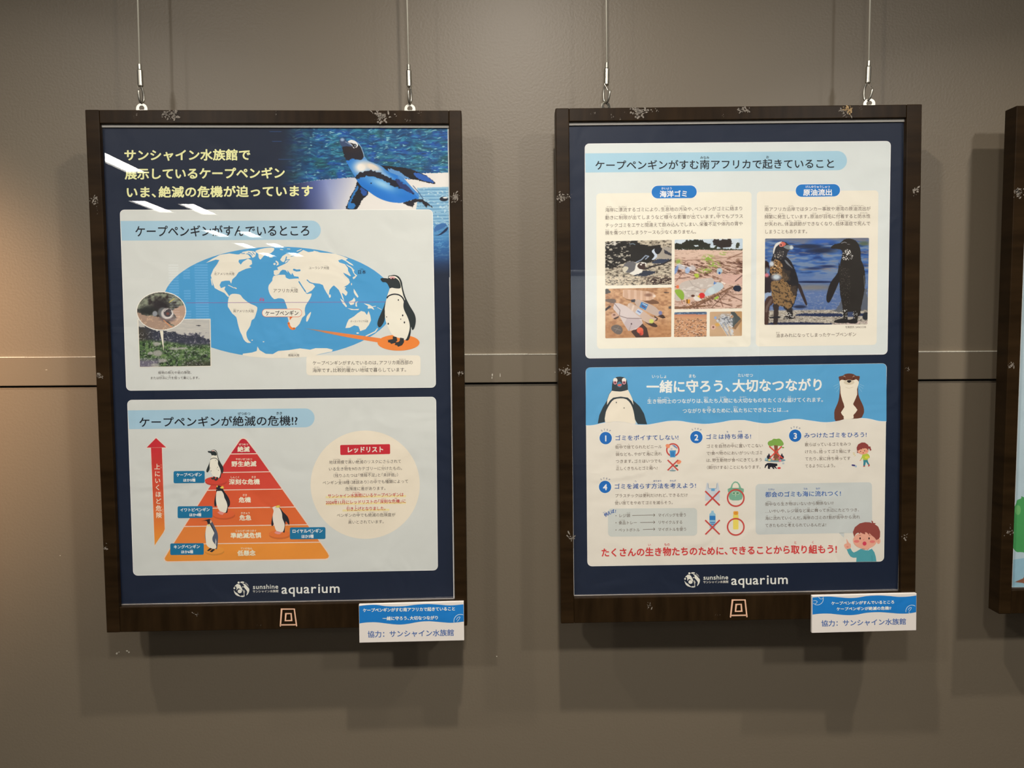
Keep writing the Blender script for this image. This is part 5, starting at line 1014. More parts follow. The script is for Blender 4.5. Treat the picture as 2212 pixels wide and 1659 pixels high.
    A.T('つきます。ゴミはいつでも', 600, 870, 1606, 860, h, b3, 0, 8)
    A.T('正しくきちんとゴミ箱へ!', 605, 1025, 1512, 1014, h, b3, 0, 8, [('ただ', 0, 1), ('ばこ', 9, 10)])
    rd = (204, 78, 72); hand = (240, 150, 110)
    A.part('litter_icon', 'icon of a hand dropping rubbish into a bin')
    A.ring(1843, 622, 132, 30, rd, 8); A.poly([(1768, 634), (1912, 630), (1905, 660), (1895, 780), (1785, 782), (1775, 660)], (70, 150, 206), 9); 
    for x in (1815, 1840, 1865): A.line([(x, 670), (x, 755)], 10, (30, 100, 180), 10)
    A.poly([(1820, 515), (1880, 520), (1940, 575), (1942, 600), (1880, 560)], (110, 140, 190), 9); A.ell(1815, 600, 22, 22, (190, 196, 210), 9, 12); A.poly([(1685, 520), (1720, 492), (1775, 510), (1780, 560), (1745, 585), (1700, 560)], hand, 10, 2)
    A.part('litter_icon', 'icon of a crossed-out hand throwing litter')
    A.poly([(1945, 850), (1990, 840), (2030, 875), (1985, 930), (1930, 915)], hand, 9, 2); A.poly([(1885, 960), (1950, 945), (1950, 980), (1910, 985)], (50, 110, 90), 9, 2); A.ell(1835, 1030, 24, 22, (190, 186, 196), 9, 12); A.ell(1840, 1070, 70, 16, (130, 160, 168), 9, 20)
    A.line([(1730, 840), (1958, 1065)], 30, rd, 10, cap=False); A.line([(1958, 840), (1730, 1065)], 30, rd, 11, cap=False)
    A.crop(1480, 910, 10.055); circle(243, 345, '2')
    A.part('blue_heading').T('ゴミは持ち帰る!', 438, 338, 1438, 324, 120, tb, 1, 8, [('も', 3, 4), ('かえ', 5, 6)], .38, .88)
    A.part('lettering')
    A.T('ゴミを自然の中に置いてこない', 455, 542, 1692, 526, h, b3, 0, 8, [('しぜん', 3, 5), ('なか', 6, 7), ('お', 8, 9)])
    A.T('で!食べ物のにおいがついたゴミ', 455, 695, 1690, 680, h, b3, 0, 8, [('た', 2, 3), ('もの', 4, 5)])
    A.T('は、野生動物が食べにきてしまう', 455, 848, 1678, 833, h, b3, 0, 8, [('やせいどうぶつ', 2, 6), ('た', 7, 8)])
    A.T('（餌付けする）ことにもなります。', 455, 1003, 1655, 990, h, b3, 0, 8, [('えづ', 1, 3)])
    A.part('tree_icon', 'icon of a crossed-out tree with rubbish bags')
    A.ell(1950, 845, 228, 40, (126, 160, 172), 7, 30); A.poly([(1925, 500), (2015, 500), (2010, 620), (2040, 760), (2060, 850), (1900, 850), (1930, 700), (1935, 600)], (140, 88, 66), 8)
    A.poly([(1790, 480), (1820, 430), (1880, 410), (1920, 378), (1980, 385), (2040, 375), (2100, 415), (2140, 490), (2110, 530), (2030, 535), (1960, 520), (1900, 530), (1830, 540)], (130, 172, 80), 9, 2); A.ell(2125, 570, 25, 14, (120, 160, 70), 9, 12)
    for cx in (1820, 2100): A.poly([(cx-45, 800), (cx-40, 750), (cx-10, 725), (cx-18, 705), (cx+20, 708), (cx+10, 728), (cx+40, 760), (cx+40, 800), (cx+10, 822), (cx-30, 818)], (44, 46, 62), 9, 2)
    for x, y, c in ((1830, 838, (236, 222, 120)), (1910, 820, (238, 170, 150)), (2000, 830, (150, 140, 80)), (2060, 855, (230, 130, 140)), (1760, 815, (170, 200, 210)), (2040, 800, (200, 100, 110))): A.ell(x, y, 30, 24, c, 10, 12)
    A.line([(1835, 550), (2110, 800)], 28, (226, 88, 72), 11); A.line([(2090, 550), (1840, 790)], 28, (226, 88, 72), 11)
    A.part('animal_icon', 'icon of a black bushy-tailed animal taking food')
    A.poly([(1722, 1005), (1740, 940), (1790, 905), (1860, 905), (1940, 915), (1995, 920), (2005, 960), (1960, 985), (1990, 1020), (2000, 1035), (1960, 1020), (1920, 990), (1940, 1038), (1910, 1035), (1880, 990), (1840, 1000), (1845, 1035), (1825, 1035), (1815, 1000), (1820, 1035), (1795, 1030), (1795, 950), (1755, 980), (1740, 1020)], (34, 34, 44), 8); A.poly([(1965, 975), (2010, 990), (2005, 1000), (1975, 990)], (238, 230, 214), 9); A.ell(2040, 1015, 36, 22, (214, 70, 72), 9, 16); A.ell(2130, 912, 24, 22, (188, 196, 204), 8, 14)
    A.crop(1690, 910, 10.055); circle(278, 312, '3')
    A.part('blue_heading').T('みつけたゴミをひろう!', 466, 306, 1836, 288, 120, tb, 1, 8)
    A.part('lettering')
    A.T('散らばっているゴミをみつ', 485, 506, 1492, 492, h, b3, 0, 8, [('ち', 0, 1)])
    A.T('けたら、拾ってゴミ箱にす', 485, 662, 1488, 648, h, b3, 0, 8, [('ひろ', 4, 5), ('ばこ', 9, 10)])
    A.T('てたり、家に持ち帰ってす', 487, 815, 1482, 802, h, b3, 0, 8, [('いえ', 4, 5), ('も', 6, 7), ('かえ', 8, 9)])
    A.T('てるようにしよう。', 487, 970, 1160, 960, h, b3, 0, 8)
    A.part('girl_drawing', 'drawn child in a green top bending to pick up litter'); sk = (244, 176, 144)
    A.poly([(1755, 835), (1850, 835), (1860, 880), (1890, 935), (1865, 955), (1815, 880), (1795, 960), (1755, 965), (1760, 900)], (60, 138, 154), 8); A.poly([(1750, 990), (1760, 965), (1795, 958), (1795, 985)], (190, 90, 86), 9); A.poly([(1862, 950), (1885, 930), (1900, 950), (1880, 985), (1862, 978)], (190, 90, 86), 9)
    A.poly([(1740, 720), (1790, 700), (1860, 705), (1890, 745), (1900, 790), (1860, 800), (1850, 840), (1750, 842), (1745, 790), (1720, 825), (1690, 840), (1720, 780)], (182, 200, 70), 9); A.poly([(1672, 855), (1690, 835), (1718, 826), (1700, 860)], sk, 9, 2); A.poly([(1790, 765), (1850, 755), (1895, 790), (1850, 810), (1800, 800)], (222, 210, 80), 10, 2)
    A.ell(1752, 640, 118, 80, sk, 10, 30); A.poly([(1620, 640), (1612, 570), (1645, 500), (1720, 460), (1790, 462), (1860, 510), (1872, 545), (1910, 545), (1925, 610), (1940, 622), (1900, 640), (1890, 600), (1870, 590), (1860, 640), (1835, 595), (1780, 580), (1770, 600), (1745, 580), (1730, 605), (1690, 610), (1640, 640)], (150, 70, 66), 11); A.poly([(1620, 650), (1640, 660), (1640, 690), (1618, 680)], (150, 70, 66), 9)
    A.ell(1697, 655, 9, 12, (60, 30, 30), 12, 10); A.ell(1783, 640, 9, 12, (60, 30, 30), 12, 10); A.ell(1755, 685, 14, 12, (190, 60, 60), 12, 10); A.ell(1665, 680, 18, 12, (240, 140, 124), 11, 12); A.ell(1822, 648, 20, 14, (240, 140, 124), 11, 12)
    for p in ([(1530, 690), (1565, 690)], [(1540, 720), (1575, 716)], [(1568, 755), (1588, 735)]): A.line(p, 9, (232, 212, 100), 8)
    A.line([(1518, 952), (1565, 960)], 34, (76, 70, 140), 8); A.ell(1595, 978, 22, 24, (168, 190, 206), 8, 14)
    A.crop(1270, 1030, 10.055); circle(372, 218, '4')
    A.part('blue_heading').crop(0, 0, 1).T('ゴミを減らす方法を考えよう!', 1326, 1050.6, 1504, 1048.5, 12.2, tb, 1, 8, [('へ', 3, 4), ('ほうほう', 6, 8), ('かんが', 9, 10)], .38, .88)
    A.part('lettering')
    A.T('プラスチックは便利だけれど、できるだけ', 1328, 1070.8, 1486.2, 1069.2, 8.4, b3, 0, 8, [('べんり', 7, 9)])
    A.crop(1270, 1030, 10.055)
    A.T('使い捨てをやめてゴミを減らそう。', 582, 568, 1858, 556, h, b3, 0, 8, [('つか', 0, 1), ('す', 2, 3), ('へ', 12, 13)])
    A.crop(0, 0, 1).part('example_box').rr((1313.2, 1098.6), (1505.8, 1097.2), (1506, 1157), (1313.5, 1159.2), 8, (208, 212, 206), 6)
    A.crop(1270, 1030, 10.055).part('blue_heading')
    for c, x, y, r in (('例', 392, 820, -.6), ('え', 458, 785, -.42), ('ば', 535, 750, -.2), ('!', 600, 742, .05)): A.glyphs([(c, x, y, *adv(c, 2), r)], 84, (34, 92, 170), 8, 2)
    A.glyphs([('た', 340, 775, 1, 0, -.6), ('と', 368, 762, 1, 0, -.5)], 34, (34, 92, 170), 8, 0)
    A.part('lettering')
    for y in (843, 998, 1153): A.ell(608, y, 10, 10, b3, 8, 10)
    A.T('レジ袋', 665, 842, 922, 838, h, b3, 0, 8, [('ふくろ', 2, 3)]); A.T('食品トレー', 663, 998, 1068, 994, h, b3, 0, 8, [('しょくひん', 0, 2)]); A.T('ペットボトル', 663, 1155, 1128, 1150, h, b3, 0, 8)
    A.T('マイバッグを使う', 1518, 832, 2140, 826, h, b3, 0, 8, [('つか', 6, 7)]); A.T('リサイクルする', 1518, 988, 2058, 983, h, b3, 0, 8); A.T('マイボトルを使う', 1518, 1142, 2145, 1136, h, b3, 0, 8, [('つか', 6, 7)])
    for x, y in ((960, 836), (1135, 991), (1195, 1142)): A.line([(x, y+2), (1450, y-6)], 9, b3, 8, cap=False); A.line([(1425, y-34), (1453, y-6), (1425, y+22)], 9, b3, 8)
    # four icons
    A.crop(1480, 1030, 10.055).part('bag_icon', 'icon of a crossed-out plastic carrier bag')
    A.poly([(470, 128), (500, 128), (508, 235), (520, 250), (670, 250), (680, 235), (688, 128), (715, 128), (740, 260), (750, 400), (748, 520), (700, 520), (590, 480), (480, 520), (435, 520), (438, 300), (455, 220)], (206, 212, 218), 7); A.line([(497, 150), (505, 240), (520, 254), (668, 254), (682, 240), (690, 150)], 10, (130, 160, 190), 8); A.rect(565, 252, 642, 308, 6, (110, 170, 210), 9)
    A.line([(435, 308), (750, 618)], 34, rd, 11, cap=False); A.line([(750, 305), (438, 620)], 34, rd, 12, cap=False)
    A.part('bag_icon', 'icon of a circled green reusable bag'); gn = (128, 180, 154)
    A.poly([(922, 265), (985, 235), (1010, 160), (1060, 105), (1095, 98), (1140, 110), (1185, 160), (1215, 240), (1275, 262), (1272, 330), (1240, 360), (1250, 430), (1230, 490), (1160, 512), (1030, 512), (970, 490), (945, 430), (955, 360), (930, 330)], gn, 7); A.poly([(1022, 240), (1035, 170), (1070, 132), (1095, 128), (1130, 138), (1160, 180), (1168, 240)], (236, 228, 210), 8)
    A.line([(940, 262), (1255, 262)], 6, (100, 150, 120), 8)
    A.ring(1098, 458, 178, 32, rd, 11); A.poly([(1020, 355), (1070, 330), (1095, 350), (1125, 330), (1172, 325), (1160, 380), (1098, 385), (1035, 382)], (94, 150, 116), 8); A.line([(1095, 425), (1095, 350)], 8, (220, 234, 206), 10); A.ring(1055, 352, 36, 8, (220, 234, 206), 10, 20, ry=28); A.ring(1138, 352, 38, 8, (220, 234, 206), 10, 20, ry=30)
    A.part('bottle_icon', 'icon of a crossed-out plastic bottle')
    A.poly([(568, 735), (618, 735), (620, 770), (660, 810), (662, 1000), (640, 1060), (655, 1110), (530, 1110), (540, 1060), (525, 1000), (525, 810), (565, 770)], (150, 196, 218), 7); A.rect(530, 845, 656, 938, 4, (50, 128, 194), 9); A.rect(540, 982, 648, 1000, 4, (60, 120, 184), 9); A.rect(560, 1020, 636, 1040, 4, (60, 120, 184), 9)
    A.line([(435, 940), (750, 1250)], 32, rd, 11, cap=False); A.line([(750, 938), (438, 1250)], 32, rd, 12, cap=False)
    A.part('bottle_icon', 'icon of a circled yellow refillable bottle')
    A.rect(1040, 820, 1158, 1142, 22, (240, 218, 104), 7); A.rect(1045, 745, 1154, 825, 26, (240, 172, 66), 8); A.ring(1100, 790, 22, 12, (214, 128, 40), 9, 16); A.ring(1098, 1085, 178, 32, rd, 11)
    # town rubbish note
    A.crop(0, 0, 1).part('speech_box', 'grey speech box about town litter').rr((1632, 1045.6), (1883.4, 1041.6), (1884, 1150.6), (1632.3, 1154.8), 8, (206, 211, 208), 6)
    A.crop(1690, 1060, 8.508).poly([(1030, 770), (1130, 862), (1138, 768)], (206, 211, 208), 6)
    A.crop(0, 0, 1).part('blue_heading').T('都会のゴミも海に流れつく!', 1652.5, 1068.2, 1817, 1065.4, 12.6, (38, 96, 172), 1, 8, [('とかい', 0, 2), ('うみ', 6, 7), ('なが', 8, 9)], .38, .88)
    A.part('lettering'); h = 8.3
    A.T('街中なら生き物はいないから関係ない!?', 1652.3, 1089, 1801, 1086.4, h, b3, 0, 8, [('まちなか', 0, 2), ('い', 4, 5), ('もの', 6, 7), ('かんけい', 13, 15)])
    A.T('…いやいや、レジ袋など風に舞って水辺にたどりつき、', 1652.3, 1104.2, 1857, 1101, h, b3, 0, 8, [('ふくろ', 8, 9), ('かぜ', 11, 12), ('ま', 13, 14), ('みずべ', 16, 18)])
    A.T('海に流れていくんだ。海岸のゴミの7割が街中から流れ', 1652.3, 1119.6, 1857.6, 1116.4, h, b3, 0, 8, [('うみ', 0, 1), ('なが', 2, 3), ('かいがん', 10, 12), ('わり', 17, 18), ('まちなか', 19, 21), ('なが', 23, 24)])
    A.T('てきたものと考えられているんだよ!', 1652.3, 1135, 1784.8, 1133.4, h, b3, 0, 8, [('かんが', 6, 7)])
    A.part('red_lettering').T('たくさんの生き物たちのために、できることから取り組もう!', 1298, 1193.6, 1808.5, 1185.6, 19.6, (214, 66, 66), 2, 8, [('い', 5, 6), ('もの', 7, 8), ('と', 22, 23), ('く', 24, 25)], .33, .78)
    # boy
    A.crop(1690, 1060, 8.508).part('boy_drawing', 'drawn child in a teal shirt with one finger raised')
    tl_ = (84, 164, 174); sk = (244, 176, 152)
    A.poly([(1355, 1306), (1362, 1228), (1300, 1230), (1250, 1208), (1210, 1150), (1180, 1070), (1250, 1055), (1280, 1110), (1310, 1135), (1360, 1115), (1440, 1068), (1500, 1075), (1640, 1062), (1690, 1130), (1715, 1210), (1728, 1299)], tl_, 8)
    A.poly([(1176, 895), (1186, 893), (1222, 958), (1250, 975), (1258, 1010), (1250, 1055), (1180, 1074), (1145, 1040), (1132, 1005), (1150, 975), (1182, 965)], sk, 9, 2); A.ell(1195, 1032, 20, 10, (226, 130, 120), 10, 12)
    A.poly([(1445, 1065), (1500, 1050), (1560, 1098), (1630, 1045), (1640, 1065), (1570, 1100), (1480, 1085)], (240, 236, 228), 9); A.line([(1640, 1190), (1650, 1290)], 5, (50, 130, 142), 10)
    A.ell(1515, 915, 218, 150, sk, 10, 44); A.ell(1765, 925, 36, 52, sk, 10, 20); A.poly([(1440, 1050), (1600, 1050), (1570, 1085), (1480, 1085)], sk, 9)
    A.poly([(1318, 850), (1295, 760), (1330, 670), (1420, 600), (1520, 576), (1610, 580), (1645, 598), (1632, 545), (1665, 565), (1665, 590), (1722, 595), (1695, 612), (1760, 660), (1795, 750), (1792, 850), (1770, 885), (1725, 905), (1690, 860), (1640, 820), (1595, 775), (1595, 812), (1545, 765), (1515, 762), (1522, 800), (1480, 790), (1430, 765), (1425, 795), (1390, 768), (1350, 790)], (152, 76, 68), 11)
    A.ell(1427, 875, 13, 21, (60, 30, 28), 12, 14); A.ell(1591, 875, 13, 21, (60, 30, 28), 12, 14); A.line([(1405, 822), (1440, 818)], 7, (140, 74, 66), 12); A.line([(1590, 822), (1620, 818)], 7, (140, 74, 66), 12); A.ell(1362, 930, 50, 26, (234, 130, 124), 11, 20); A.ell(1652, 935, 50, 26, (234, 130, 124), 11, 20)
    A.ell(1508, 970, 36, 38, (220, 72, 96), 12, 20); A.line([(1500, 885), (1486, 908)], 6, (214, 120, 100), 12); A.line([(1758, 905), (1768, 925), (1760, 945)], 5, (214, 120, 100), 12)
    logo(A, 1495.2, 1252.3, 17.0, 1518.8, 1573.6, 1247, 1257.4, 1578.6, 1703.6, 1251, 2.4)
    A.build()
    mk = Art(pl, -.0001, e); mk.crop(1280, 1170, 5.027).part('frame_mark', 'rose line emblem of nested squares')
    rail_mark(mk, [(1520, 634), (1656, 633), (1676, 815), (1498, 818)], (1506, 802, 1670, 799), [(1560, 682), (1614, 680), (1620, 755), (1552, 757)], 15)
    mk.build()
    S = [(1280, 244, 6, 4, 5, 1), (1323, 254, 4, 4, 4, 2), (1339, 257, 5, 3, 4, 3), (1380, 240, 22, 14, 40, 4), (1350, 242, 5, 5, 4, 16), (1419, 238, 6, 6, 4, 5), (1605, 238, 16, 12, 16, 6), (1562, 251, 3, 5, 4, 7), (1821, 241, 14, 10, 14, 8), (1859, 234, 4, 12, 6, 9), (1829, 252, 6, 3, 3, 10),
         (1216, 426, 18, 12, 24, 11), (1977, 412, 9, 12, 12, 12), (1221, 801, 16, 10, 16, 13), (1233, 1160, 9, 9, 9, 14), (1962, 796, 7, 7, 7, 17), (1955, 1160, 7, 8, 7, 18), (1402, 1308, 9, 12, 7, 15), (1550, 1328, 10, 3, 4, 19), (1713, 1336, 5, 2, 2, 20), (1512, 1341, 5, 2, 2, 21)]
    for (x, y, rw, rh, n, sd) in S: scuff(e, pl, x, y, rw, rh, n, sd)
    scuff(e, pl, 1832, 236, 12, 12, 14, 31, 'raw')
    return e

# =================================================================== build
CHARS = '!0123456789:?ABCDEFGHIJKLMNOPQRSTUVWXYZabcdefghijklmnopqrstuvwxyz…、。々「」あいうえおかがきくぐけげこごさざしじすずせぜそぞただちっつづてでとどなにねのはばぱひふぶへべほぼまみむめもゃやゅゆょよらりるれろわをんアイエオカキギクグケゴサシジスタチッテトドニバビフプペボポマミメャヤユラリルレロワン・ー一上不中事人付会低体使例供価便係傷元全内写出分切利制刻割力動北協南危原取同品地域報士大失守家少届展岩岸巣差帰年度引影念急性息情惧懸拾持捨掘提故散方族日暖暮月未本染栄根植極様模機正死残比毛水汚油沿法洋流浜海深減温港湾準滅漂然物球生症発的真着砂示私種穴箱節組絡絶緒繁置羽考胃腸自舞街袋西規評説調諸赤起足較辺込迫道違部都野間関防限陸険隙響頻類風食飲養餌館高（）：'
load_glyphs(set(CHARS))
left = left_poster(); right = right_poster()
for px in (306.5, 885.5): bracket(left, PLANE_L, px)
bracket(right, PLANE_R, 1308.5, .5); bracket(right, PLANE_R, 1877.5, -.35)

# --- third frame at the right edge of the picture, and its neighbour just outside on the left (its shadow is in view)
def plain_poster(label, x, z, d, inside):
    pl = Plane(x, z, d, 0, 0, 0, FW, FH)
    C = CAMP
    def px_of(u, v):
        p = pl.o + pl.ax*u + pl.az*v - C; k = p.dot(fwd)
        return CX+F_PX*p.dot(rgt)/k, CY-F_PX*p.dot(upv)/k
    hw = FW/2
    e, sheet, b = frame(label, pl, [px_of(-hw+.022, FH-.0228), px_of(hw-.022, FH-.0228), px_of(hw-.022, .0425), px_of(-hw+.022, .0425)])
    A = Art(pl, DEP_PAPER, sheet); inside(A, px_of, b); A.build(); return e, pl
def tree_print(A, q, b):
    xl, xr, zb_, zt_ = b; P = lambda L: [q(u, v) for u, v in L]
    A.crop(0, 0, 1).part('sky_ground', 'pale blue printed ground')
    A.poly(P([(xl, zt_-.006), (xr, zt_-.006), (xr, zb_+.002), (xl, zb_+.002)]), (186, 206, 214), 1)
    A.poly(P([(xl, zb_+.055), (xl+.05, zb_+.062), (xr, zb_+.05), (xr, zb_+.002), (xl, zb_+.002)]), (150, 190, 206), 2)
    A.part('tree_print', 'printed green tree with a brown trunk')
    A.crop(2052, 980, 3.1875)
    A.poly([(455, 345), (462, 320), (490, 308), (492, 293), (515, 300), (560, 280), (640, 300), (700, 380), (720, 520), (690, 640), (600, 700), (500, 678), (452, 672), (420, 600), (425, 420)], (76, 158, 92), 3, 3)
    A.ell(468, 388, 20, 34, (110, 178, 110), 4, 20); A.poly([(445, 884), (505, 858), (520, 820), (560, 700), (620, 700), (640, 860), (700, 900), (560, 910), (500, 890)], (140, 92, 70), 3)
far, PLANE_F = plain_poster('dark wooden frame cut off by the right picture edge, pale blue poster with a tree', 1.19821, -.0556038, .0950185, tree_print)
for (x, y, rw, rh, n, sd) in ((2200, 415, 14, 10, 22, 41), (2184, 790, 9, 8, 14, 42), (2181, 1150, 12, 7, 16, 43), (2183, 1135, 3, 6, 4, 44), (2201, 1327, 4, 2, 2, 45)): scuff(far, PLANE_F, x, y, rw, rh, n, sd)
def plain_print(A, q, b):
    xl, xr, zb_, zt_ = b
    A.crop(0, 0, 1).part('navy_ground').poly([q(u, v) for u, v in ((xl, zt_-.006), (xr-.004, zt_-.006), (xr-.004, zb_+.003), (xl, zb_+.003))], NAVY, 1)
    A.part('upper_panel').poly([q(u, v) for u, v in ((xl+.03, zt_-.04), (xr-.03, zt_-.04), (xr-.03, zb_+.06), (xl+.03, zb_+.06))], PANEL, 4)
near, PLANE_N = plain_poster('dark wooden frame beyond the left picture edge, known by its shadow', -1.235, -.0556, .0950, plain_print)

# --- steel wires that carry the frames
def seen(px, py, d): return at_y(px, py, WALL_Y-d)
def wire(label, top, join, foot, style):
    d = .080
    J = seen(*join, d); base = bpy.data.objects.new('hanging_wire', None); COL.objects.link(base); base.location = J; base.empty_display_size = .02
    tag(base, label, 'wire')
    L = lambda p, q_=0.0: tuple(seen(p[0], p[1], d)-J+Vector((0, q_, 0)))
    a = Vector(L(top)); k = (CEIL_Z-J.z)/a.z
    dirn = Vector((a.x*k, 0, CEIL_Z-J.z))
    vs, fs = tube([(0, 0, 0), tuple(dirn)], .0014, 8); mesh_obj('cable', vs, fs, M['cable'], base, True)
    jx, jy = join; fx, fy = foot; sx = (fx-jx)/(fy-jy)
    P = lambda t, dx=0.0, q_=0.0: L((jx+sx*t+dx, jy+t), q_)
    s_ = .8/1000*.98
    vs, fs = tube([P(0), P(.6), P(12.5)], [.0024, .0029, .0029], 14); bevel(mesh_obj('crimp_sleeve', vs, fs, M['metal'], base, False), .0003)
    vs, fs = tube([P(12.8), P(13.4), P(14.5), P(47.5), P(49.5)], [.0026, .0040, .0045, .0045, .0034], 16); mesh_obj('barrel', vs, fs, M['metal'], base, False)
    if style == 'front':     # hook seen edge on
        path = [P(48, 0), P(55, 2.5, .002), P(66, 3.2, .004), P(78, 2.6, .004), P(84, 0, 0), P(80, -1.2, -.004), P(66, -1.6, -.006), P(58, -1.0, -.006)]
    else:
        s1 = 1
        path = [P(48, -2), P(58, -4.5, .003), P(72, -5.0, .004), P(82, -3.2, .004), P(87, .5, 0), P(81, 4.0, -.004), P(70, 6.0, -.006), P(62, 7.2, -.006)]
    pts = [Vector(p) for p in path]; sm = []
    for i in range(len(pts)-1):
        p0 = pts[max(i-1, 0)]; p1 = pts[i]; p2 = pts[i+1]; p3 = pts[min(i+2, len(pts)-1)]
        for j in range(5):
            t = j/5; sm.append(.5*((2*p1)+(-p0+p2)*t+(2*p0-5*p1+4*p2-p3)*t*t+(-p0+3*p1-3*p2+p3)*t**3))
    sm.append(pts[-1]); vs, fs = tube(sm, [.0019]*(len(sm)-3)+[.0017, .0014, .0009], 10); mesh_obj('hook', vs, fs, M['metal'], base, True)
    tip = (-.5, 60) if style == 'front' else (2.0, 63)
    vs, fs = tube([P(47, -5.4, -.003), P(tip[1], tip[0], -.007)], .0005, 6); tube([P(47, 5.4, -.003), P(tip[1]-3, tip[0]+2.5 if style != 'front' else 1.5, -.007)], .0005, 6, vs, fs); mesh_obj('gate_spring', vs, fs, M['metal'], base)
    return base
wire('leftmost thin steel wire with clip, holding the left poster frame by its left bracket', (297.5, 0), (301.5, 138), (305.8, 224), 'front')
wire('thin steel wire with clip on the right bracket of the left poster frame', (879.2, 0), (882.6, 139), (885.3, 224), 'front')
wire('thin steel wire with open hook on the left bracket of the right poster frame', (1309.6, 0), (1310.6, 135), (1309.2, 221), 'side')
wire('rightmost steel wire with slanted hook, on the right bracket of the right poster frame', (1879.4, 0), (1876.6, 131), (1872.8, 217), 'side')
# wires of the two neighbours run up outside the picture
for pl, e in ((PLANE_F, far), (PLANE_N, near)):
    for u in (-.215, .215):
        p = pl.o + pl.ax*u + pl.az*pl.h + Vector((0, .015, 0))
        vs, fs = tube([(u, .015, pl.h-.001), (u, .015, pl.h+CEIL_Z-p.z)], .001, 6); mesh_obj('cable', vs, fs, M['cable'], e)

# --- caption plates fixed to the lower right corners
def plate(label, pl, quad, paint):
    e = bpy.data.objects.new('caption_plate', None); COL.objects.link(e); e.matrix_world = pl.mw @ Matrix.Translation((0, 0, 0)); e.empty_display_size = .05
    tag(e, label, 'sign')
    TK = .006
    q = [pl.uv(*p, -TK) for p in quad]; vs = []; fs = []
    for y in (-TK, -.0002): vs += [(u, y, v) for u, v in q]
    fs = [(0, 1, 2, 3), (7, 6, 5, 4), (0, 4, 5, 1), (1, 5, 6, 2), (2, 6, 7, 3), (3, 7, 4, 0)]
    bevel(mesh_obj('board', vs, fs, M['board'], e), .0006, 2)
    A = Art(pl, -TK-.00005, e); paint(A); A.build(); return e
def globe(A, cx, cy, r, L, a0, a1):
    c = (214, 232, 240)
    A.part('globe_outline'); A.ring(cx, cy, r, 6, c, L, 40, a0, a1)
    A.line([(cx-r*.62, cy-r*.2), (cx-r*.4, cy-r*.55), (cx-r*.1, cy-r*.6), (cx-r*.2, cy-r*.3), (cx-r*.5, cy+r*.05)], 5, c, L, smooth=3)
    A.line([(cx-r*.55, cy+r*.2), (cx-r*.35, cy+r*.3)], 5, c, L)
BL = (28, 124, 202); WL = (244, 240, 228)
def wave_band(A, top, bot):
    T_ = catmull(top, 4, False); B_ = catmull(bot, 4, False); tx = [p[0] for p in T_]; bx = [p[0] for p in B_]
    V = []; n = 60; Fc = []
    x0, x1 = top[0][0], top[-1][0]; bx0, bx1 = bot[0][0], bot[-1][0]
    for i in range(n+1):
        t = i/n; xa = x0+(x1-x0)*t; xb = bx0+(bx1-bx0)*t
        V += [(xa, float(np.interp(xa, tx, [p[1] for p in T_]))), (xb, float(np.interp(xb, bx, [p[1] for p in B_])))]
    A.part('blue_band'); A.emit(A.px(V), [[2*i, 2*i+1, 2*i+3, 2*i+2] for i in range(n)], [alb(BL)]*n, 1)
def p1(A):
    A.crop(600, 1220, 5.267)
    wave_band(A, [(926, 470), (1020, 458), (1120, 456), (1220, 470), (1330, 474), (1450, 470), (1560, 455), (1700, 447), (1820, 452), (1960, 462), (2113, 450)], [(929, 668), (1000, 657), (1120, 654), (1240, 668), (1370, 680), (1480, 672), (1600, 650), (1720, 642), (1850, 652), (1980, 660), (2117, 646)])
    A.part('lettering'); A.T('ケープペンギンがすむ南アフリカで起きていること', 968, 518, 2022, 499, 46, WL, 2, 3); A.T('一緒に守ろう、大切なつながり', 1192, 611, 1830, 601, 46, WL, 2, 3)
    A.part('blue_lettering'); A.T('協力：サンシャイン水族館', 1020, 791, 2008, 771, 80, (66, 104, 170), 1, 3)
    globe(A, 2080, 640, 76, 2, math.pi*.93, math.pi*1.62)
def p2(A):
    A.crop(1640, 1200, 5.821)
    wave_band(A, [(670, 528), (760, 520), (880, 516), (1000, 525), (1120, 534), (1230, 530), (1350, 510), (1500, 502), (1640, 510), (1760, 520), (1880, 516), (1976, 502)], [(670, 742), (760, 732), (880, 730), (1000, 742), (1120, 750), (1230, 742), (1350, 720), (1500, 712), (1640, 720), (1760, 730), (1880, 728), (1973, 712)])
    A.part('lettering'); A.T('ケープペンギンがすんでいるところ', 905, 601, 1702, 584, 46, WL, 2, 3); A.T('ケープペンギンが絶滅の危機!?', 970, 673, 1662, 660, 46, WL, 2, 3)
    A.part('blue_lettering'); A.T('協力：サンシャイン水族館', 778, 854, 1850, 828, 84, (66, 104, 170), 1, 3)
    globe(A, 1920, 700, 76, 2, math.pi*.95, math.pi*1.68)
    c = (214, 232, 240); A.part('globe_outline'); A.ring(730, 545, 76, 6, c, 2, 26, -.25, math.pi*.62); A.line([(745, 522), (770, 545), (800, 540), (804, 522)], 5, c, 2, smooth=3); A.line([(680, 570), (705, 566), (730, 580), (715, 600), (700, 612), (680, 600)], 5, c, 2, smooth=3)
plate('small blue and white caption plate on the lower right corner of the left frame', PLANE_L, [(775, 1306), (1001.8, 1299.3), (1002.8, 1383.5), (776.3, 1388.6)], p1)
plate('small caption plate with two globes on the lower right corner of the right frame', PLANE_R, [(1754.2, 1286.8), (1980.2, 1281.5), (1979.3, 1361.8), (1753.7, 1367.5)], p2)

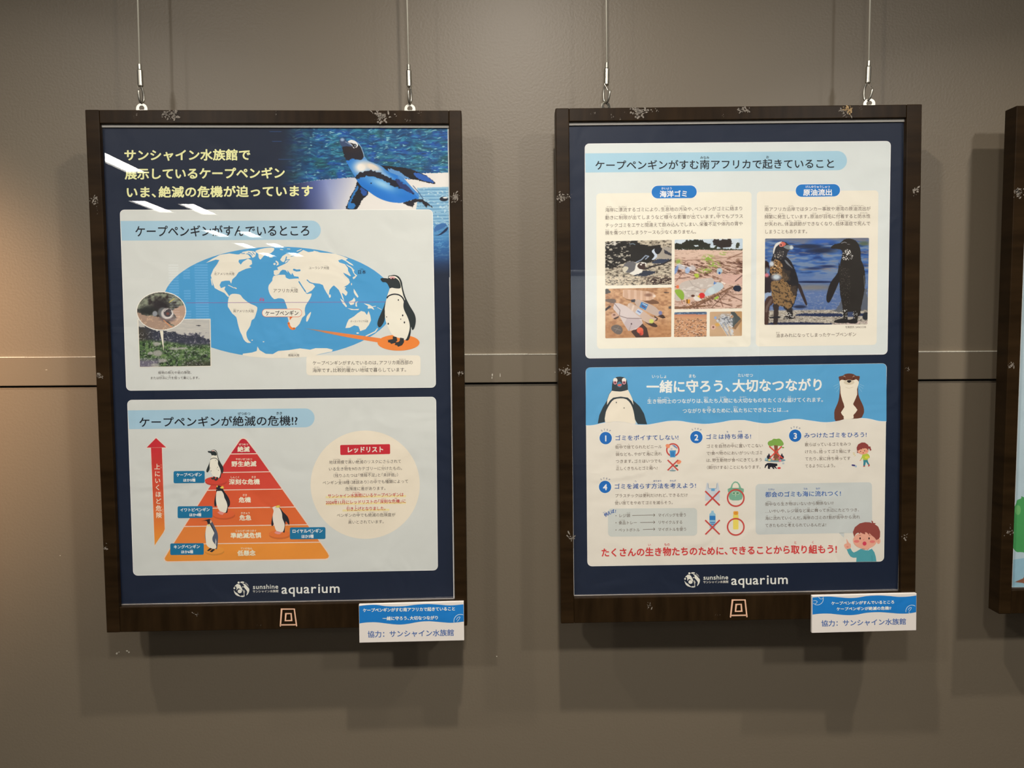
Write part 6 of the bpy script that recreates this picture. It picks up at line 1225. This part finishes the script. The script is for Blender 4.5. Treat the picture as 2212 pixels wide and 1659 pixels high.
# --- chips in the wall paint
def chip(px, py, rx_, ry_, sd, y=WALL_Y):
    r = random.Random(sd); c = at_y(px, py, y); k = 9; vs = []
    for i in range(k):
        t = 2*math.pi*i/k; q = r.uniform(.7, 1.15); vs.append((c.x+rx_*.00084*q*math.cos(t), y-.0003, c.z+ry_*.00084*q*math.sin(t)))
    vs += [(a_, y+.0002, c_) for a_, _, c_ in vs]
    fs = [tuple(range(k))[::-1], *[(i, (i+1) % k, k+(i+1) % k, k+i) for i in range(k)]]
    mesh_obj('paint_chip', vs, fs, M['chip'], wall)
for a_ in ((252.5, 1411.5, 2.4, 2.2, 1), (257, 1408.5, 1.3, 1.3, 2), (274.5, 1406, 2.6, 1.6, 3), (278.5, 1408.5, 2.0, 2.0, 4), (1073, 1418, 1.2, 1.2, 5), (191, 797, .9, .9, 6), (130, 1200, 1.2, .7, 9)): chip(*a_)
for a_ in ((1063.5, 810, 1.8, 3.6, 7), (1062.6, 816, 1.2, 2.6, 8), (1080.4, 810.5, .8, 5.0, 9), (1199, 804, .9, .9, 10), (100, 799, 2.5, .5, 11)): chip(*a_, y=WALL_Y-BAND)

# =================================================================== ceiling lights and the room behind the camera
def panel_light(x, y, lx, ly, label, group, emit=True):
    e = bpy.data.objects.new('ceiling_light', None); COL.objects.link(e); e.location = (x, y, CEIL_Z); tag(e, label, 'light', group)
    t = .012; vs = []; fs = []
    for (a0, a1, b0, b1) in ((-lx/2-t, lx/2+t, -ly/2-t, -ly/2), (-lx/2-t, lx/2+t, ly/2, ly/2+t), (-lx/2-t, -lx/2, -ly/2, ly/2), (lx/2, lx/2+t, -ly/2, ly/2)): box(a0, a1, b0, b1, -.014, 0, vs, fs)
    o = mesh_obj('trim_ring', vs, fs, M['trimw'], e)
    mesh_obj('diffuser', *box(-lx/2, lx/2, -ly/2, ly/2, -.006, 0), M['lamp'] if emit else M['trimw'], e)
for lx, ly, _ in FILL: panel_light(lx, ly, .12, .16, 'small square wall-washing ceiling light in front of the frames', 'ceiling light panels above the frames', False)
for lx, ly, _ in FAR: panel_light(lx, ly, .105, .5, 'narrow ceiling panel added for fill light in the middle of the room', 'added fill panels behind the viewer', False)  # housings made up for the added far fill lamps
for x, y, l in ((-2.34, -2.96, .50), (-2.06, -3.07, .48), (-2.385, -4.40, .46), (-2.11, -4.47, .42), (-2.415, -5.34, .46), (-2.11, -5.33, .40), (-2.435, -6.21, .42), (-2.12, -6.21, .44), (-1.94, -1.55, .52)):
    panel_light(x, y, .108, l, 'narrow bright ceiling light mirrored in the left glass', 'ceiling light panels mirrored in the glass')
for lx in DOWN_X:
    e = bpy.data.objects.new('downlight', None); COL.objects.link(e); e.location = (lx, .63, CEIL_Z); tag(e, 'small round downlight in the ceiling close to the wall', 'light', 'downlights over the frames')
    vs = []; fs = []; n = 28
    for i in range(n):
        t = 2*math.pi*i/n
        for r_, z_ in ((.052, 0), (.050, -.006), (.036, -.008), (.032, -.001)): vs.append((r_*math.cos(t), r_*math.sin(t), z_))
    for i in range(n):
        j = (i+1) % n
        for k in range(3): fs.append((4*i+k, 4*j+k, 4*j+k+1, 4*i+k+1))
    mesh_obj('trim_ring', vs, fs, M['trimw'], e, True)
# bright partition, counter, overhead panel and a window with slatted blind, as mirrored in the glass
M['pale'] = mat('pale_partition', (.75, .77, .78), .7, var=((1, 1, 1), .05))
struct(bobj('wall_partition', (-.3, 3.1, YB+.0, YB+.12, 0, CEIL_Z), M['pale']))
light('partition_fill', 'AREA', (.75, YB+.9, CEIL_Z-.05), 11, (.93, .97, 1), shape='RECTANGLE', size=.5, size_y=.1, target=(.75, YB, 1.2))  # added unseen lamp, brightens the partition mirrored as haze in the glass
e = bpy.data.objects.new('counter', None); COL.objects.link(e); e.location = (-4.9, YB+.305, 0); tag(e, 'dark counter with a pale top at the far left of the room', 'counter')
bobj('body', (-.75, .75, -.28, .28, 0, 1.5), M['dark'], e); bobj('worktop', (-.78, .78, -.29, .3, 1.5, 1.57), M['pale'], e, .004)
e = bpy.data.objects.new('overhead_panel', None); COL.objects.link(e); e.location = (-4.9, YB+.1, 1.68); tag(e, 'grey overhead panel above the far counter', 'panel')
bobj('board', (-.75, .75, -.08, .1, 0, .46), M['grey'], e); bobj('top_shade', (-.78, .78, -.08, .2, .5, .60), M['dark'], e)
wn = struct(bobj('window_1', (-3.98, -3.38, YB-.02, YB+.02, 1.60, 2.37), M['dark']))
vs, fs = [], []
for i in range(22):
    z = 1.66+i*.032
    for (a0, a1) in ((-3.92, -3.80), (-3.74-.0*i, -3.66), (-3.60, -3.44)):
        if (i//4) % 2 and a0 == -3.74: continue
        box(a0, a1, YB+.025, YB+.03, z, z+.018, vs, fs)
sl = mesh_obj('blind_slats', vs, fs, M['blind'], wn); sl['kind'] = 'stuff'
# warm spot lamp on the ceiling, beyond the left edge
e = bpy.data.objects.new('spot_lamp', None); COL.objects.link(e); e.location = (-1.08, .50, CEIL_Z); tag(e, 'small warm lamp hanging from the ceiling, to the left of the frames', 'lamp')
vs, fs = tube([(0, 0, 0), (0, 0, -.006), (0, 0, -.0061), (0, 0, -.36)], [.04, .04, .012, .012], 24); mesh_obj('mount', vs, fs, M['metal'], e)
n = 24; vs = []; fs = []
for r_, z_ in ((.012, -.355), (.04, -.36), (.045, -.46), (.042, -.46), (.037, -.365)): vs += [(r_*math.cos(2*math.pi*i/n), r_*math.sin(2*math.pi*i/n), z_) for i in range(n)]
for k in range(4): fs += [(k*n+i, k*n+(i+1) % n, (k+1)*n+(i+1) % n, (k+1)*n+i) for i in range(n)]
mesh_obj('shade', vs, fs, M['trimw'], e, True)
